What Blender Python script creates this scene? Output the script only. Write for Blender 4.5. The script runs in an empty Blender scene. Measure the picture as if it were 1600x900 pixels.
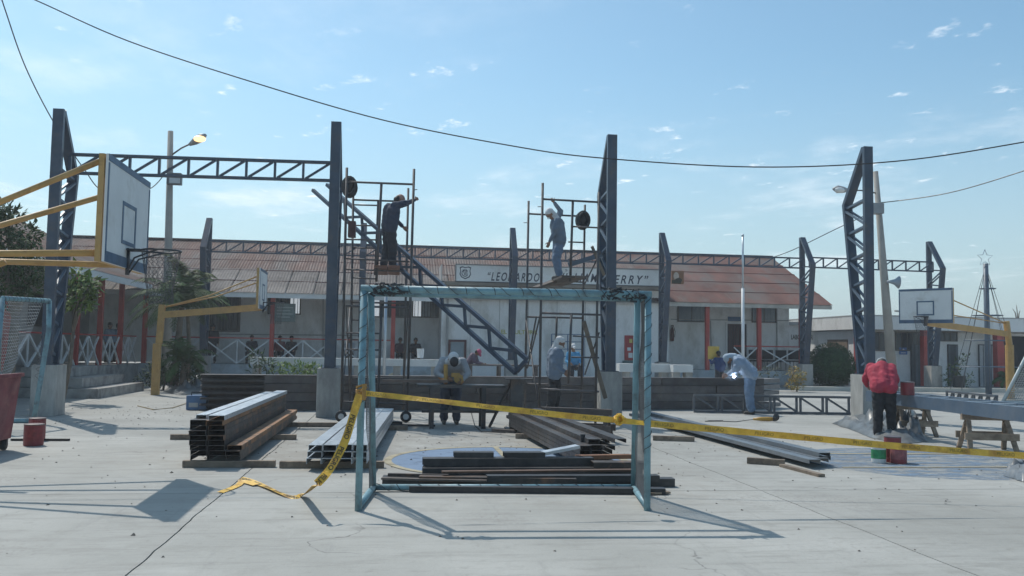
import bpy, math, random
import numpy as np
from mathutils import Vector as V, Matrix, noise as NZ
R=random.Random(7)
S=bpy.context.scene
COL=S.collection
rad=math.radians
# ------------------------------------------------------------------ camera
CH,CF,CP,CR,CY=1.543,1392.3,.0667,.0154,.1277
_fw=V((math.sin(CY)*math.cos(CP),math.cos(CY)*math.cos(CP),math.sin(CP)))
_r0=V((math.cos(CY),-math.sin(CY),0)); _u0=_r0.cross(_fw)
_ri=_r0*math.cos(CR)+_u0*math.sin(CR); _up=_u0*math.cos(CR)-_r0*math.sin(CR)
cam=bpy.data.cameras.new('camera'); co=bpy.data.objects.new('camera',cam); COL.objects.link(co)
cam.sensor_width=36; cam.lens=CF/1600*36; cam.clip_end=3000; cam.clip_start=.05
mm=Matrix.Identity(4)
for i in range(3):
    mm[i][0]=_ri[i]; mm[i][1]=_up[i]; mm[i][2]=-_fw[i]
mm.translation=V((0,0,CH)); co.matrix_world=mm
S.camera=co
O=V((0,0,CH))
def ray(px,py): return _fw*CF+_ri*(px-800)-_up*(py-450)
def G(px,py,z=0.):                       # photograph pixel -> point on the level z
    d=ray(px,py); return O+d*((z-CH)/d.z)
def AY(px,py,Y): d=ray(px,py); return O+d*(Y/d.y)
def AX(px,py,X): d=ray(px,py); return O+d*(X/d.x)
# ------------------------------------------------------------------ sky, sun, exposure
SUN=V((-.79,1.25,2.10)).normalized()
EL=math.asin(SUN.z); AZ=math.atan2(SUN.x,SUN.y)
W=bpy.data.worlds.new('World'); S.world=W; W.use_nodes=True
wn=W.node_tree.nodes; wl=W.node_tree.links; wn.clear()
wo=wn.new('ShaderNodeOutputWorld'); bg=wn.new('ShaderNodeBackground')
sky=wn.new('ShaderNodeTexSky'); sky.sky_type='NISHITA'; sky.sun_disc=False
sky.sun_elevation=EL; sky.sun_rotation=AZ; sky.altitude=0; sky.air_density=1.0; sky.dust_density=1.0; sky.ozone_density=1.0
bg.inputs['Strength'].default_value=.130
tc=wn.new('ShaderNodeTexCoord'); sp=wn.new('ShaderNodeSeparateXYZ'); wl.new(tc.outputs['Generated'],sp.inputs[0])
def wmath(op,a,b=None,c=None):
    n=wn.new('ShaderNodeMath'); n.operation=op
    for i,x in enumerate((a,b,c)):
        if x is None: continue
        if isinstance(x,(int,float)): n.inputs[i].default_value=x
        else: wl.new(x,n.inputs[i])
    return n.outputs[0]
zz=wmath('MAXIMUM',sp.outputs[2],.03); zz=wmath('ADD',zz,.04)
cx=wmath('DIVIDE',sp.outputs[0],zz); cy=wmath('DIVIDE',sp.outputs[1],zz)
cb=wn.new('ShaderNodeCombineXYZ'); wl.new(cx,cb.inputs[0]); wl.new(cy,cb.inputs[1])
def wnoise(scale,det,rough,off):
    mp=wn.new('ShaderNodeMapping'); mp.inputs['Location'].default_value=off; mp.inputs['Rotation'].default_value=(0,0,.5); mp.inputs['Scale'].default_value=(1,.75,1)
    wl.new(cb.outputs[0],mp.inputs[0])
    n=wn.new('ShaderNodeTexNoise'); n.inputs['Scale'].default_value=scale; n.inputs['Detail'].default_value=det; n.inputs['Roughness'].default_value=rough
    wl.new(mp.outputs[0],n.inputs['Vector']); return n.outputs[0]
def wramp(x,a,b):
    n=wn.new('ShaderNodeMapRange'); n.interpolation_type='SMOOTHSTEP'; n.inputs[1].default_value=a; n.inputs[2].default_value=b
    wl.new(x,n.inputs[0]); return n.outputs[0]
puff=wmath('MULTIPLY',wramp(wnoise(6.5,5,.62,(9.9,4.8,0)),.60,.76),wramp(wnoise(.8,2,.5,(7.7,8.8,0)),.42,.56))
veil=wmath('MULTIPLY',wramp(wnoise(1.1,6,.66,(10.1,0.0,0)),.50,.82),wramp(sp.outputs[2],.5,.08))
cl=wmath('MINIMUM',wmath('ADD',wmath('MULTIPLY',puff,.8),wmath('MULTIPLY',veil,.62)),.85)
cl=wmath('MULTIPLY',cl,wramp(sp.outputs[2],.035,.09))
mx=wn.new('ShaderNodeMix'); mx.data_type='RGBA'
tn=wn.new('ShaderNodeMix'); tn.data_type='RGBA'; tn.blend_type='MULTIPLY'; tn.inputs[0].default_value=1; wl.new(sky.outputs[0],tn.inputs[6]); tn.inputs[7].default_value=(.675,.855,.83,1)
hz=wn.new('ShaderNodeMix'); hz.data_type='RGBA'; wl.new(wmath('MULTIPLY',wramp(sp.outputs[2],.32,-.02),.72),hz.inputs[0]); wl.new(tn.outputs[2],hz.inputs[6]); hz.inputs[7].default_value=(3.1,3.75,4.25,1)
wl.new(cl,mx.inputs[0]); wl.new(hz.outputs[2],mx.inputs[6]); mx.inputs[7].default_value=(7.0,7.3,7.6,1)
wl.new(mx.outputs[2],bg.inputs[0]); wl.new(bg.outputs[0],wo.inputs[0])
sl=bpy.data.lights.new('sun','SUN'); sl.energy=2.45; sl.angle=rad(.53); sl.color=(1,.955,.88)
so=bpy.data.objects.new('sun',sl); COL.objects.link(so); so.rotation_euler=(-SUN).to_track_quat('-Z','Y').to_euler(); so.location=SUN*60
S.view_settings.view_transform='Standard'; S.view_settings.look='None'; S.view_settings.gamma=1; S.view_settings.use_curve_mapping=False
S.view_settings.exposure=0.42
S.cycles.max_bounces=8
# ------------------------------------------------------------------ materials
MATS={}
def mat(name,col,rough=.6,metal=0.,var=.15,scale=2.5,bump=0.,bscale=40.,col2=None,amt=.5,scale2=3.,tint=0.,spec=.5,stretch=None,dust=0.,emit=None,estr=0.,rot=None):
    if name in MATS: return MATS[name]
    m=bpy.data.materials.new(name); m.use_nodes=True; n=m.node_tree.nodes; l=m.node_tree.links
    b=n['Principled BSDF']; b.inputs['Roughness'].default_value=rough; b.inputs['Metallic'].default_value=metal
    b.inputs['Specular IOR Level'].default_value=spec
    geo=n.new('ShaderNodeNewGeometry'); vec=geo.outputs['Position']
    if stretch:
        mp=n.new('ShaderNodeMapping'); mp.inputs['Scale'].default_value=stretch
        if rot: mp.inputs['Rotation'].default_value=rot
        l.new(vec,mp.inputs[0]); vec=mp.outputs[0]
    def nz(s,d=4,ro=.6):
        t=n.new('ShaderNodeTexNoise'); t.inputs['Scale'].default_value=s; t.inputs['Detail'].default_value=d; t.inputs['Roughness'].default_value=ro
        l.new(vec,t.inputs['Vector']); return t.outputs[0]
    def mrange(x,a,b_,lo=0.,hi=1.):
        t=n.new('ShaderNodeMapRange'); t.inputs[1].default_value=a; t.inputs[2].default_value=b_; t.inputs[3].default_value=lo; t.inputs[4].default_value=hi
        l.new(x,t.inputs[0]); return t.outputs[0]
    def mix(f,a,b_,mode='MIX'):
        t=n.new('ShaderNodeMix'); t.data_type='RGBA'; t.blend_type=mode
        for s,x in ((0,f),(6,a),(7,b_)):
            if isinstance(x,(int,float)): t.inputs[s].default_value=x
            elif isinstance(x,tuple): t.inputs[s].default_value=(*x,1)
            else: l.new(x,t.inputs[s])
        return t.outputs[2]
    lo=tuple(c*(1-var) for c in col); hi=tuple(min(1,c*(1+var)) for c in col)
    c=mix(mrange(nz(scale),.3,.7),lo,hi)
    if col2: c=mix(mrange(nz(scale2,6,.68),.62-.3*amt,.78-.3*amt),c,col2)
    if dust: c=mix(mrange(nz(1.1,5,.7),.45,.7,0,dust),c,(.42,.39,.34))
    if tint:
        oi=n.new('ShaderNodeObjectInfo'); t=mrange(oi.outputs['Random'],0,1,1-tint,1+tint)
        cb=n.new('ShaderNodeCombineXYZ')
        for i in range(3): l.new(t,cb.inputs[i])
        c=mix(1.,c,cb.outputs[0],'MULTIPLY')
    l.new(c,b.inputs['Base Color'])
    l.new(mrange(nz(scale*3),.3,.7,max(0,rough-.08),min(1,rough+.1)),b.inputs['Roughness'])
    if bump:
        bp=n.new('ShaderNodeBump'); bp.inputs['Strength'].default_value=bump; bp.inputs['Distance'].default_value=.02
        l.new(nz(bscale,5,.6),bp.inputs['Height']); l.new(bp.outputs[0],b.inputs['Normal'])
    if emit: b.inputs['Emission Color'].default_value=(*emit,1); b.inputs['Emission Strength'].default_value=estr
    MATS[name]=m; return m
def glass(name,col,rough=.08):
    m=mat(name,col,rough,0,.2,1.5); return m
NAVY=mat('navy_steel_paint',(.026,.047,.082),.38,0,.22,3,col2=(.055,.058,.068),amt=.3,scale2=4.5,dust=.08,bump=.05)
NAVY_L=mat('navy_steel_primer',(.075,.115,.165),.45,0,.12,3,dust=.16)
DSTEEL=mat('dark_mill_steel',(.042,.041,.044),.5,.35,.25,5,col2=(.085,.052,.036),amt=.36,scale2=4,tint=.25,dust=.14)
RSTEEL=mat('rusting_steel',(.058,.047,.042),.6,.2,.3,6,col2=(.20,.095,.045),amt=.46,scale2=2.2,tint=.25,dust=.12)
STKSTEEL=mat('weathered_dark_steel',(.085,.078,.080),.6,.15,.2,3,col2=(.085,.068,.062),amt=.5,scale2=2.5,tint=.24,dust=.22)
GALV=mat('galvanised_sheet',(.52,.56,.60),.34,.55,.12,4,tint=.12,dust=.15)
SCAF=mat('worn_scaffold_tube',(.085,.082,.085),.55,.3,.3,6,col2=(.105,.08,.07),amt=.4,scale2=5,tint=.25)
CONC=mat('pedestal_concrete',(.37,.36,.335),.85,0,.22,4,col2=(.26,.25,.235),amt=.5,scale2=1.6,bump=.25,bscale=25,stretch=(1.6,1.6,.5))
CONCD=mat('old_step_concrete',(.37,.36,.34),.88,0,.25,3,col2=(.2,.19,.18),amt=.5,scale2=1.8,bump=.3,bscale=18)
WALLW=mat('white_wall_paint',(.78,.775,.76),.75,0,.08,1.3,col2=(.56,.545,.51),amt=.36,scale2=1.1,bump=.08,bscale=30,stretch=(1,1,.45))
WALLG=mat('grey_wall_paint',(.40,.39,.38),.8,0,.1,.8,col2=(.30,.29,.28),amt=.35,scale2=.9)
WHITEP=mat('white_gloss_paint',(.74,.75,.75),.5,0,.06,2,dust=.15)
REDP=mat('red_post_paint',(.42,.055,.045),.5,0,.18,2,dust=.08)
BLUEP=mat('turquoise_pipe_paint',(.17,.315,.365),.5,0,.2,4,col2=(.11,.17,.19),amt=.42,scale2=6,dust=.1)
YELP=mat('ochre_pipe_paint',(.47,.275,.085),.5,0,.14,4,col2=(.33,.18,.06),amt=.3,scale2=7,dust=.12)
WOOD=mat('grey_weathered_wood',(.27,.21,.155),.8,0,.3,4,col2=(.16,.12,.09),amt=.5,scale2=6,tint=.2,stretch=(1,1,1))
DWOOD=mat('dark_site_timber',(.09,.07,.06),.8,0,.3,4,tint=.2,dust=.2)
BLACK=mat('black_rubber',(.018,.018,.02),.6,0,.2,4)
NETM=mat('dark_net_cord',(.045,.05,.055),.8,0,.2,6)
NETW=mat('white_net_cord',(.55,.57,.58),.8,0,.2,6)
TAPE=mat('yellow_barrier_tape',(.80,.47,.05),.42,0,.2,7,col2=(.50,.24,.03),amt=.42,scale2=5,bump=.5,bscale=35)
TINK=mat('faded_tape_print',(.26,.17,.03),.6,0,.4,9)
INK=mat('black_print',(.045,.035,.02),.6,0,.1,4)
RED=mat('red_tin_paint',(.24,.038,.045),.5,0,.2,6,col2=(.16,.03,.03),amt=.35,scale2=5)
DKGLASS=mat('dark_window_glass',(.045,.055,.065),.14,0,.25,1.5)
LTGLASS=mat('daylight_glow_glass',(.78,.81,.83),.3,0,.08,1.5,emit=(.8,.88,.95),estr=.35)  # bright panes: daylight put into the pale colour and a faint glow
LEAFD=mat('dark_leaf',(.046,.082,.028),.7,0,.6,5,tint=.15,spec=.25)
LEAFM=mat('mid_leaf',(.055,.100,.030),.7,0,.35,2,tint=.15,spec=.2)
LEAFL=mat('light_leaf',(.15,.225,.05),.65,0,.35,2,tint=.1,spec=.25)
BARK=mat('grey_bark',(.17,.14,.11),.85,0,.3,6,bump=.4,bscale=20)
CABLE=mat('black_cable',(.03,.03,.033),.5,0,.1,3)
# ------------------------------------------------------------------ mesh helpers
class MB:
    def __init__(s): s.v=[]; s.f=[]
    def add(s,vs,fs):
        o=len(s.v); s.v+= [tuple(x) for x in vs]; s.f+=[tuple(i+o for i in f) for f in fs]; return s
    def box(s,c,d,ax=None):
        c=V(c); X,Y,Z=ax if ax else (V((1,0,0)),V((0,1,0)),V((0,0,1)))
        vs=[c+X*(d[0]/2*a)+Y*(d[1]/2*b)+Z*(d[2]/2*e) for e in(-1,1) for b in(-1,1) for a in(-1,1)]
        return s.add(vs,[(0,2,3,1),(4,5,7,6),(0,1,5,4),(2,6,7,3),(0,4,6,2),(1,3,7,5)])
    def span(s,a,b): return s.box([(a[i]+b[i])/2 for i in range(3)],[abs(b[i]-a[i]) for i in range(3)])
    def bar(s,p,q,w,h,up=(0,0,1)):
        p=V(p);q=V(q);Z=(q-p); L=Z.length; Z/=L; u=V(up)
        if abs(Z.dot(u))>.98: u=V((0,1,0))
        X=u.cross(Z).normalized(); Y=Z.cross(X)
        return s.box((p+q)/2,(w,h,L),(X,Y,Z))
    def channel(s,p,q,w,h,t=.006,up=(0,0,1),lip=.0):   # C section, web up, open downward
        p=V(p);q=V(q);Z=(q-p).normalized();u=V(up);X=u.cross(Z).normalized();Y=Z.cross(X)
        a=[(-w/2,-h/2),(-w/2,h/2),(w/2,h/2),(w/2,-h/2),(w/2-t,-h/2),(w/2-t,h/2-t),(-w/2+t,h/2-t),(-w/2+t,-h/2)]
        n=len(a); vs=[c+X*x+Y*y for c in(p,q) for x,y in a]
        fs=[(i,(i+1)%n,n+(i+1)%n,n+i) for i in range(n)]
        for o,r in((0,1),(n,-1)):
            for k in((0,1,6,7),(1,2,5,6),(2,3,4,5)):
                fs.append(tuple(o+j for j in (k[::-1] if r>0 else k)))
        return s.add(vs,fs)
    def tube(s,p,q,r,n=8,r2=None,caps=True):
        return s.path([p,q],r,n,[r,r if r2 is None else r2],caps)
    def path(s,pts,r,n=6,rs=None,caps=True):
        pts=[V(p) for p in pts]; k=len(pts); vs=[];u=None
        for i,p in enumerate(pts):
            t=(pts[min(i+1,k-1)]-pts[max(i-1,0)])
            t=t.normalized() if t.length>1e-9 else V((0,0,1))
            if u is None: u=t.cross(V((0,0,1)) if abs(t.z)<.9 else V((1,0,0))).normalized()
            u=(u-t*u.dot(t)).normalized(); w=t.cross(u); rr=rs[i] if rs else r
            vs+=[p+(u*math.cos(a)+w*math.sin(a))*rr for a in [2*math.pi*j/n for j in range(n)]]
        fs=[(i*n+j,i*n+(j+1)%n,(i+1)*n+(j+1)%n,(i+1)*n+j) for i in range(k-1) for j in range(n)]
        if caps: fs+=[tuple(range(n))[::-1],tuple((k-1)*n+j for j in range(n))]
        return s.add(vs,fs)
    def lathe(s,c,prof,n=20,ax=(0,0,1)):
        Z=V(ax).normalized(); X=Z.cross(V((0,1,0)) if abs(Z.y)<.9 else V((1,0,0))).normalized(); Y=Z.cross(X); c=V(c)
        vs=[c+Z*z+(X*math.cos(2*math.pi*j/n)+Y*math.sin(2*math.pi*j/n))*max(r,1e-4) for r,z in prof for j in range(n)]
        k=len(prof)
        fs=[(i*n+j,i*n+(j+1)%n,(i+1)*n+(j+1)%n,(i+1)*n+j) for i in range(k-1) for j in range(n)]
        fs+=[tuple(range(n))[::-1],tuple((k-1)*n+j for j in range(n))]
        return s.add(vs,fs)
    def ball(s,c,r,n=12,m=8):
        r=(r,r,r) if isinstance(r,(int,float)) else r; c=V(c)
        vs=[c+V((0,0,-r[2]))]
        for i in range(1,m):
            a=math.pi*i/m-math.pi/2
            vs+=[c+V((r[0]*math.cos(a)*math.cos(2*math.pi*j/n),r[1]*math.cos(a)*math.sin(2*math.pi*j/n),r[2]*math.sin(a))) for j in range(n)]
        vs.append(c+V((0,0,r[2]))); L=len(vs)-1
        fs=[(0,1+(j+1)%n,1+j) for j in range(n)]
        fs+=[(1+i*n+j,1+i*n+(j+1)%n,1+(i+1)*n+(j+1)%n,1+(i+1)*n+j) for i in range(m-2) for j in range(n)]
        fs+=[(L,1+(m-2)*n+j,1+(m-2)*n+(j+1)%n) for j in range(n)]
        return s.add(vs,fs)
    def prism(s,poly,axis,a,b):             # poly in the two other axes, extruded from a to b along axis
        def mk(p,t):
            x=[0,0,0]; o=[i for i in range(3) if i!=axis]; x[o[0]],x[o[1]]=p; x[axis]=t; return x
        n=len(poly); vs=[mk(p,a) for p in poly]+[mk(p,b) for p in poly]
        return s.add(vs,[tuple(range(n)),tuple(range(2*n-1,n-1,-1))]+[(i,n+i,n+(i+1)%n,(i+1)%n) for i in range(n)])
def rootloc(o):
    p=V((0,0,0))
    while o is not None: p=p+o.location; o=o.parent
    return p
def link(name,me,parent=None,loc=None):
    o=bpy.data.objects.new(name,me); COL.objects.link(o)
    if parent is not None: o.parent=parent
    if loc is not None: o.location=loc
    return o
def build(name,mb,m,parent=None,smooth=False,origin=None):
    """mesh given in place coordinates; becomes one object"""
    org=rootloc(parent) if parent is not None else (V(origin) if origin is not None else V((0,0,0)))
    me=bpy.data.meshes.new(name); me.from_pydata([tuple(V(v)-org) for v in mb.v],[],mb.f); me.validate(); me.update()
    for x in (m if isinstance(m,(list,tuple)) else [m]): me.materials.append(x)
    import bmesh as _b
    bb=_b.new(); bb.from_mesh(me); _b.ops.recalc_face_normals(bb,faces=bb.faces); bb.to_mesh(me); bb.free()
    if smooth: me.shade_smooth()
    o=link(name,me,parent,None if parent is not None else org)
    return o
def tag(o,label,cat,group=None):
    o['label']=label; o['category']=cat
    if group: o['group']=group
    return o
def thing(name,loc,label,cat,group=None):
    o=bpy.data.objects.new(name,None); COL.objects.link(o); o.location=V(loc); o.empty_display_size=.2
    return tag(o,label,cat,group)
def single(name,mb,m,label,cat,group=None,smooth=False,origin=None):
    if origin is None:
        a=np.array(mb.v); origin=((a[:,0].min()+a[:,0].max())/2,(a[:,1].min()+a[:,1].max())/2,a[:,2].min())
    return tag(build(name,mb,m,None,smooth,origin),label,cat,group)
def structure(o): o['kind']='structure'; return o
def copytree(o,parent=None,loc=None):
    c=o.copy(); COL.objects.link(c)
    if parent is not None: c.parent=parent
    if loc is not None: c.location=loc
    for ch in list(o.children): copytree(ch,c)
    return c
def text_mesh(txt,size,shear=0.,bold=0.,extr=0.004,spc=1.):
    cu=bpy.data.curves.new('lettering','FONT'); cu.body=txt; cu.size=size; cu.shear=shear; cu.offset=bold; cu.extrude=extr; cu.resolution_u=3; cu.space_character=spc
    cu.align_x='LEFT'
    o=bpy.data.objects.new('lettering',cu); COL.objects.link(o); bpy.context.view_layer.update()
    me=bpy.data.meshes.new_from_object(o.evaluated_get(bpy.context.evaluated_depsgraph_get()))
    bpy.data.objects.remove(o); return me
def wall_text(txt,x0,x1,Y,z,h,m,parent,shear=0.,bold=0.,name='letter',spc=1.):
    """lettering on a wall facing -Y, fitted between x0 and x1, standing on z"""
    me=text_mesh(txt,1,shear,bold,spc=spc)
    a=np.array([v.co for v in me.vertices]); lo=a.min(0); hi=a.max(0); sx=(x1-x0)/(hi[0]-lo[0]); sz=h/(hi[1]-lo[1]); off=rootloc(parent)
    for v in me.vertices:
        c=v.co; v.co=V((x0+(c.x-lo[0])*sx,Y-c.z,z+(c.y-lo[1])*sz))-off
    # every letter a mesh of its own
    par=list(range(len(me.vertices)))
    def fd(i):
        while par[i]!=i: par[i]=par[par[i]]; i=par[i]
        return i
    for e in me.edges: par[fd(e.vertices[0])]=fd(e.vertices[1])
    gr={}
    for p in me.polygons: gr.setdefault(fd(p.vertices[0]),[]).append(tuple(p.vertices))
    for ps in gr.values():
        ids=sorted({i for p in ps for i in p}); ix={i:k for k,i in enumerate(ids)}
        m2=bpy.data.meshes.new(name); m2.from_pydata([tuple(me.vertices[i].co) for i in ids],[],[tuple(ix[i] for i in p) for p in ps]); m2.materials.append(m); link(name,m2,parent)
    bpy.data.meshes.remove(me)
ORD=['bottom','second','third','fourth','fifth','sixth','seventh','eighth','ninth']
# ------------------------------------------------------------------ ground and court
def ground_material():
    m=bpy.data.materials.new('court_concrete'); m.use_nodes=True; n=m.node_tree.nodes; l=m.node_tree.links; b=n['Principled BSDF']
    geo=n.new('ShaderNodeNewGeometry'); P=geo.outputs['Position']
    def nz(s,d=5,ro=.6,st=(1,1,1)):
        mp=n.new('ShaderNodeMapping'); mp.inputs['Scale'].default_value=st; l.new(P,mp.inputs[0])
        t=n.new('ShaderNodeTexNoise'); t.inputs['Scale'].default_value=s; t.inputs['Detail'].default_value=d; t.inputs['Roughness'].default_value=ro; l.new(mp.outputs[0],t.inputs['Vector']); return t.outputs[0]
    def mr(x,a,c,lo=0.,hi=1.):
        t=n.new('ShaderNodeMapRange'); t.inputs[1].default_value=a; t.inputs[2].default_value=c; t.inputs[3].default_value=lo; t.inputs[4].default_value=hi; l.new(x,t.inputs[0]); return t.outputs[0]
    def mix(f,a,c,mode='MIX'):
        t=n.new('ShaderNodeMix'); t.data_type='RGBA'; t.blend_type=mode
        for s,x in((0,f),(6,a),(7,c)):
            if isinstance(x,(int,float)): t.inputs[s].default_value=x
            elif isinstance(x,tuple): t.inputs[s].default_value=(*x,1)
            else: l.new(x,t.inputs[s])
        return t.outputs[2]
    c=mix(mr(nz(.45,4),.3,.7),(.30,.296,.27),(.435,.43,.398))
    c=mix(mr(nz(1.6,6,.7),.54,.70,0,.65),c,(.27,.262,.235))
    c=mix(mr(nz(.8,6,.72,(1,2.4,1)),.60,.74,0,.6),c,(.465,.46,.43))
    c=mix(mr(nz(5,6,.75),.57,.70,0,.5),c,(.22,.21,.185))
    c=mix(mr(nz(2.2,7,.78,(.35,2.6,1)),.50,.64,0,.6),c,(.235,.226,.205))
    vs=n.new('ShaderNodeVectorMath'); vs.operation='DISTANCE'; vs.inputs[1].default_value=(1.2,15.0,0); l.new(P,vs.inputs[0])
    md=n.new('ShaderNodeMath'); md.operation='MULTIPLY'; l.new(mr(vs.outputs['Value'],5.5,2.5),md.inputs[0]); l.new(mr(nz(1.9,6,.75),.38,.62,0,.62),md.inputs[1])
    c=mix(md.outputs[0],c,(.215,.198,.17))
    sc=nz(24,4,.7); blot=nz(.35,3,.5)
    ml=n.new('ShaderNodeMath'); ml.operation='MULTIPLY'; l.new(mr(sc,.55,.66),ml.inputs[0]); l.new(mr(blot,.56,.66),ml.inputs[1])
    c=mix(ml.outputs[0],c,(.20,.165,.15))
    # rust bled from the stacked steel, and tyre-dark scuffs
    for (cx_,cy_,r1) in ((-2.1,12.6,2.3),(2.2,10.4,2.2),(2.3,14.5,2.0),(-.6,12.0,1.6),(6.6,11.9,1.6)):
        vd=n.new('ShaderNodeVectorMath'); vd.operation='DISTANCE'; vd.inputs[1].default_value=(cx_,cy_,0); l.new(P,vd.inputs[0])
        q_=n.new('ShaderNodeMath'); q_.operation='MULTIPLY'; l.new(mr(vd.outputs['Value'],r1,r1*.25),q_.inputs[0]); l.new(mr(nz(3.1+cx_*.1,6,.75),.44,.66,0,.55),q_.inputs[1]); c=mix(q_.outputs[0],c,(.235,.19,.145))
    c=mix(mr(nz(1.3,7,.8,(2.6,.4,1)),.57,.68,0,.34),c,(.20,.195,.185))
    c=mix(mr(nz(38,4,.75),.60,.70,0,.5),c,(.19,.18,.165))
    c=mix(mr(nz(90,3),.35,.7,0,.20),c,(.24,.23,.22))
    oi=n.new('ShaderNodeObjectInfo'); t=mr(oi.outputs['Random'],0,1,.94,1.05); cb=n.new('ShaderNodeCombineXYZ')
    for i in range(3): l.new(t,cb.inputs[i])
    c=mix(1.,c,cb.outputs[0],'MULTIPLY')
    # wandering hairline cracks
    vm=n.new('ShaderNodeVectorMath'); vm.operation='ADD'
    nn=n.new('ShaderNodeTexNoise'); nn.inputs['Scale'].default_value=1.3; nn.inputs['Detail'].default_value=4; l.new(P,nn.inputs['Vector']); l.new(P,vm.inputs[0]); l.new(nn.outputs[1],vm.inputs[1])
    vo=n.new('ShaderNodeTexVoronoi'); vo.feature='DISTANCE_TO_EDGE'; vo.inputs['Scale'].default_value=.27; l.new(vm.outputs[0],vo.inputs['Vector'])
    ml=n.new('ShaderNodeMath'); ml.operation='MULTIPLY'; l.new(mr(vo.outputs[0],.0035,.001),ml.inputs[0]); l.new(mr(nz(.5,3),.5,.6,0,.75),ml.inputs[1])
    c=mix(ml.outputs[0],c,(.10,.095,.09))
    l.new(c,b.inputs['Base Color']); b.inputs['Roughness'].default_value=.82
    bp=n.new('ShaderNodeBump'); bp.inputs['Strength'].default_value=.35; bp.inputs['Distance'].default_value=.02; l.new(nz(14,6,.7),bp.inputs['Height']); l.new(bp.outputs[0],b.inputs['Normal'])
    MATS['court']=m; return m
COURT=ground_material()
SAND=mat('joint_dirt',(.13,.12,.105),.9,0,.3,1.5)
EARTH=mat('dusty_earth',(.36,.33,.28),.95,0,.2,.4,col2=(.28,.25,.21),amt=.5,scale2=.2,bump=.3,bscale=8)
g=MB(); g.add([(-600,-60,-.16),(600,-60,-.16),(600,1500,-.16),(-600,1500,-.16)],[(0,1,2,3)])
structure(build('ground',g,EARTH))
jx=[-13.34+5.8*k for k in range(-1,9)]; jy=[-2.0+5.8*k for k in range(0,9)]
crt=MB(); crt.span((jx[0],jy[0],-.15),(jx[-1],jy[-1],-.03))
court=structure(build('court',crt,SAND))
def jag(a,b,seed,amp=.010,n=40):
    pts=[]
    for i in range(n+1):
        t=i/n; p=V(a).lerp(V(b),t); k=NZ.noise(V((p.x*2.1,p.y*2.1,seed)))*amp*2+NZ.noise(V((p.x*9,p.y*9,seed+5)))*amp
        pts.append((p,k))
    return pts
for i in range(len(jx)-1):
    for j in range(len(jy)-1):
        x0,x1,y0,y1=jx[i],jx[i+1],jy[j],jy[j+1]; gp=.007
        ring=[]
        for (p,k) in jag((x0,y0,0),(x1,y0,0),j*3.7)[:-1]: ring.append((p.x,p.y+gp+k*.4))
        for (p,k) in jag((x1,y0,0),(x1,y1,0),i*5.1+51)[:-1]: ring.append((p.x-gp+k,p.y))
        for (p,k) in jag((x1,y1,0),(x0,y1,0),(j+1)*3.7)[:-1]: ring.append((p.x,p.y-gp+k*.4))
        for (p,k) in jag((x0,y1,0),(x0,y0,0),(i-1)*5.1+51)[:-1]: ring.append((p.x+gp+k,p.y))
        n=len(ring); sb=MB(); sb.add([(x,y,0) for x,y in ring]+[(x,y,-.028) for x,y in ring],[tuple(range(n))]+[(q,(q+1)%n,n+(q+1)%n,n+q) for q in range(n)])
        build('concrete_slab',sb,COURT,court)
# painted court markings, worn
def worn(name,col,lo=.46,hi=.6):
    m=mat(name,col,.7,0,.1,3); n=m.node_tree.nodes; l=m.node_tree.links; b=n['Principled BSDF']; out=n['Material Output']
    geo=n.new('ShaderNodeNewGeometry'); t=n.new('ShaderNodeTexNoise'); t.inputs['Scale'].default_value=2.4; t.inputs['Detail'].default_value=8; t.inputs['Roughness'].default_value=.75
    mp=n.new('ShaderNodeMapping'); mp.inputs['Scale'].default_value=(.8,1.5,1); l.new(geo.outputs['Position'],mp.inputs[0]); l.new(mp.outputs[0],t.inputs['Vector'])
    r=n.new('ShaderNodeMapRange'); r.inputs[1].default_value=lo; r.inputs[2].default_value=hi; r.inputs[3].default_value=1; r.inputs[4].default_value=.12; l.new(t.outputs[0],r.inputs[0])
    tr=n.new('ShaderNodeBsdfTransparent'); mx=n.new('ShaderNodeMixShader'); l.new(r.outputs[0],mx.inputs[0]); l.new(tr.outputs[0],mx.inputs[1]); l.new(b.outputs[0],mx.inputs[2]); l.new(mx.outputs[0],out.inputs[0]); return m
PBLUE=worn('worn_blue_court_paint',(.145,.215,.32),.55,.78); PYEL=worn('worn_cream_line_paint',(.38,.33,.22),.50,.66); PBLUE2=worn('very_worn_blue_court_paint',(.16,.235,.33),.37,.56)
def disc(c,r0,r1,z,a0=0,a1=2*math.pi,n=64,sy=1):
    m=MB()
    if r0<=0:
        return m.add([(c[0]+r1*math.cos(a0+(a1-a0)*i/n),c[1]+sy*r1*math.sin(a0+(a1-a0)*i/n),z) for i in range(n+(0 if a1-a0>6.28 else 1))],[tuple(range(n+(0 if a1-a0>6.28 else 1)))])
    vs=[]
    for i in range(n+1):
        a=a0+(a1-a0)*i/n
        for r in(r0,r1): vs.append((c[0]+r*math.cos(a),c[1]+sy*r*math.sin(a),z))
    return m.add(vs,[(2*i,2*i+1,2*i+3,2*i+2) for i in range(n)])
CC=(1.55,12.2)
def mark(name,mb,m): return structure(build(name,mb,m))
mark('court_centre_paint',disc(CC,0,1.58,.004),PBLUE)
mark('court_circle_line',disc(CC,1.58,1.68,.008),PYEL)
l=MB(); l.span((CC[0]-.04,CC[1]-1.55,.011),(CC[0]+.04,CC[1]+1.56,.012)); mark('court_halfway_line',l,PYEL)
kc=G(1440,722); mark('court_key_paint',disc((kc.x,kc.y),0,1.75,.004,sy=1.0),PBLUE2)
l=MB(); l.span((kc.x-1.5,kc.y-.62,.008),(kc.x+1.7,kc.y-.54,.009)); l.span((kc.x-1.6,kc.y+.9,.008),(kc.x+1.2,kc.y+1.0,.009)); mark('court_key_line',l,PYEL)
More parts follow.
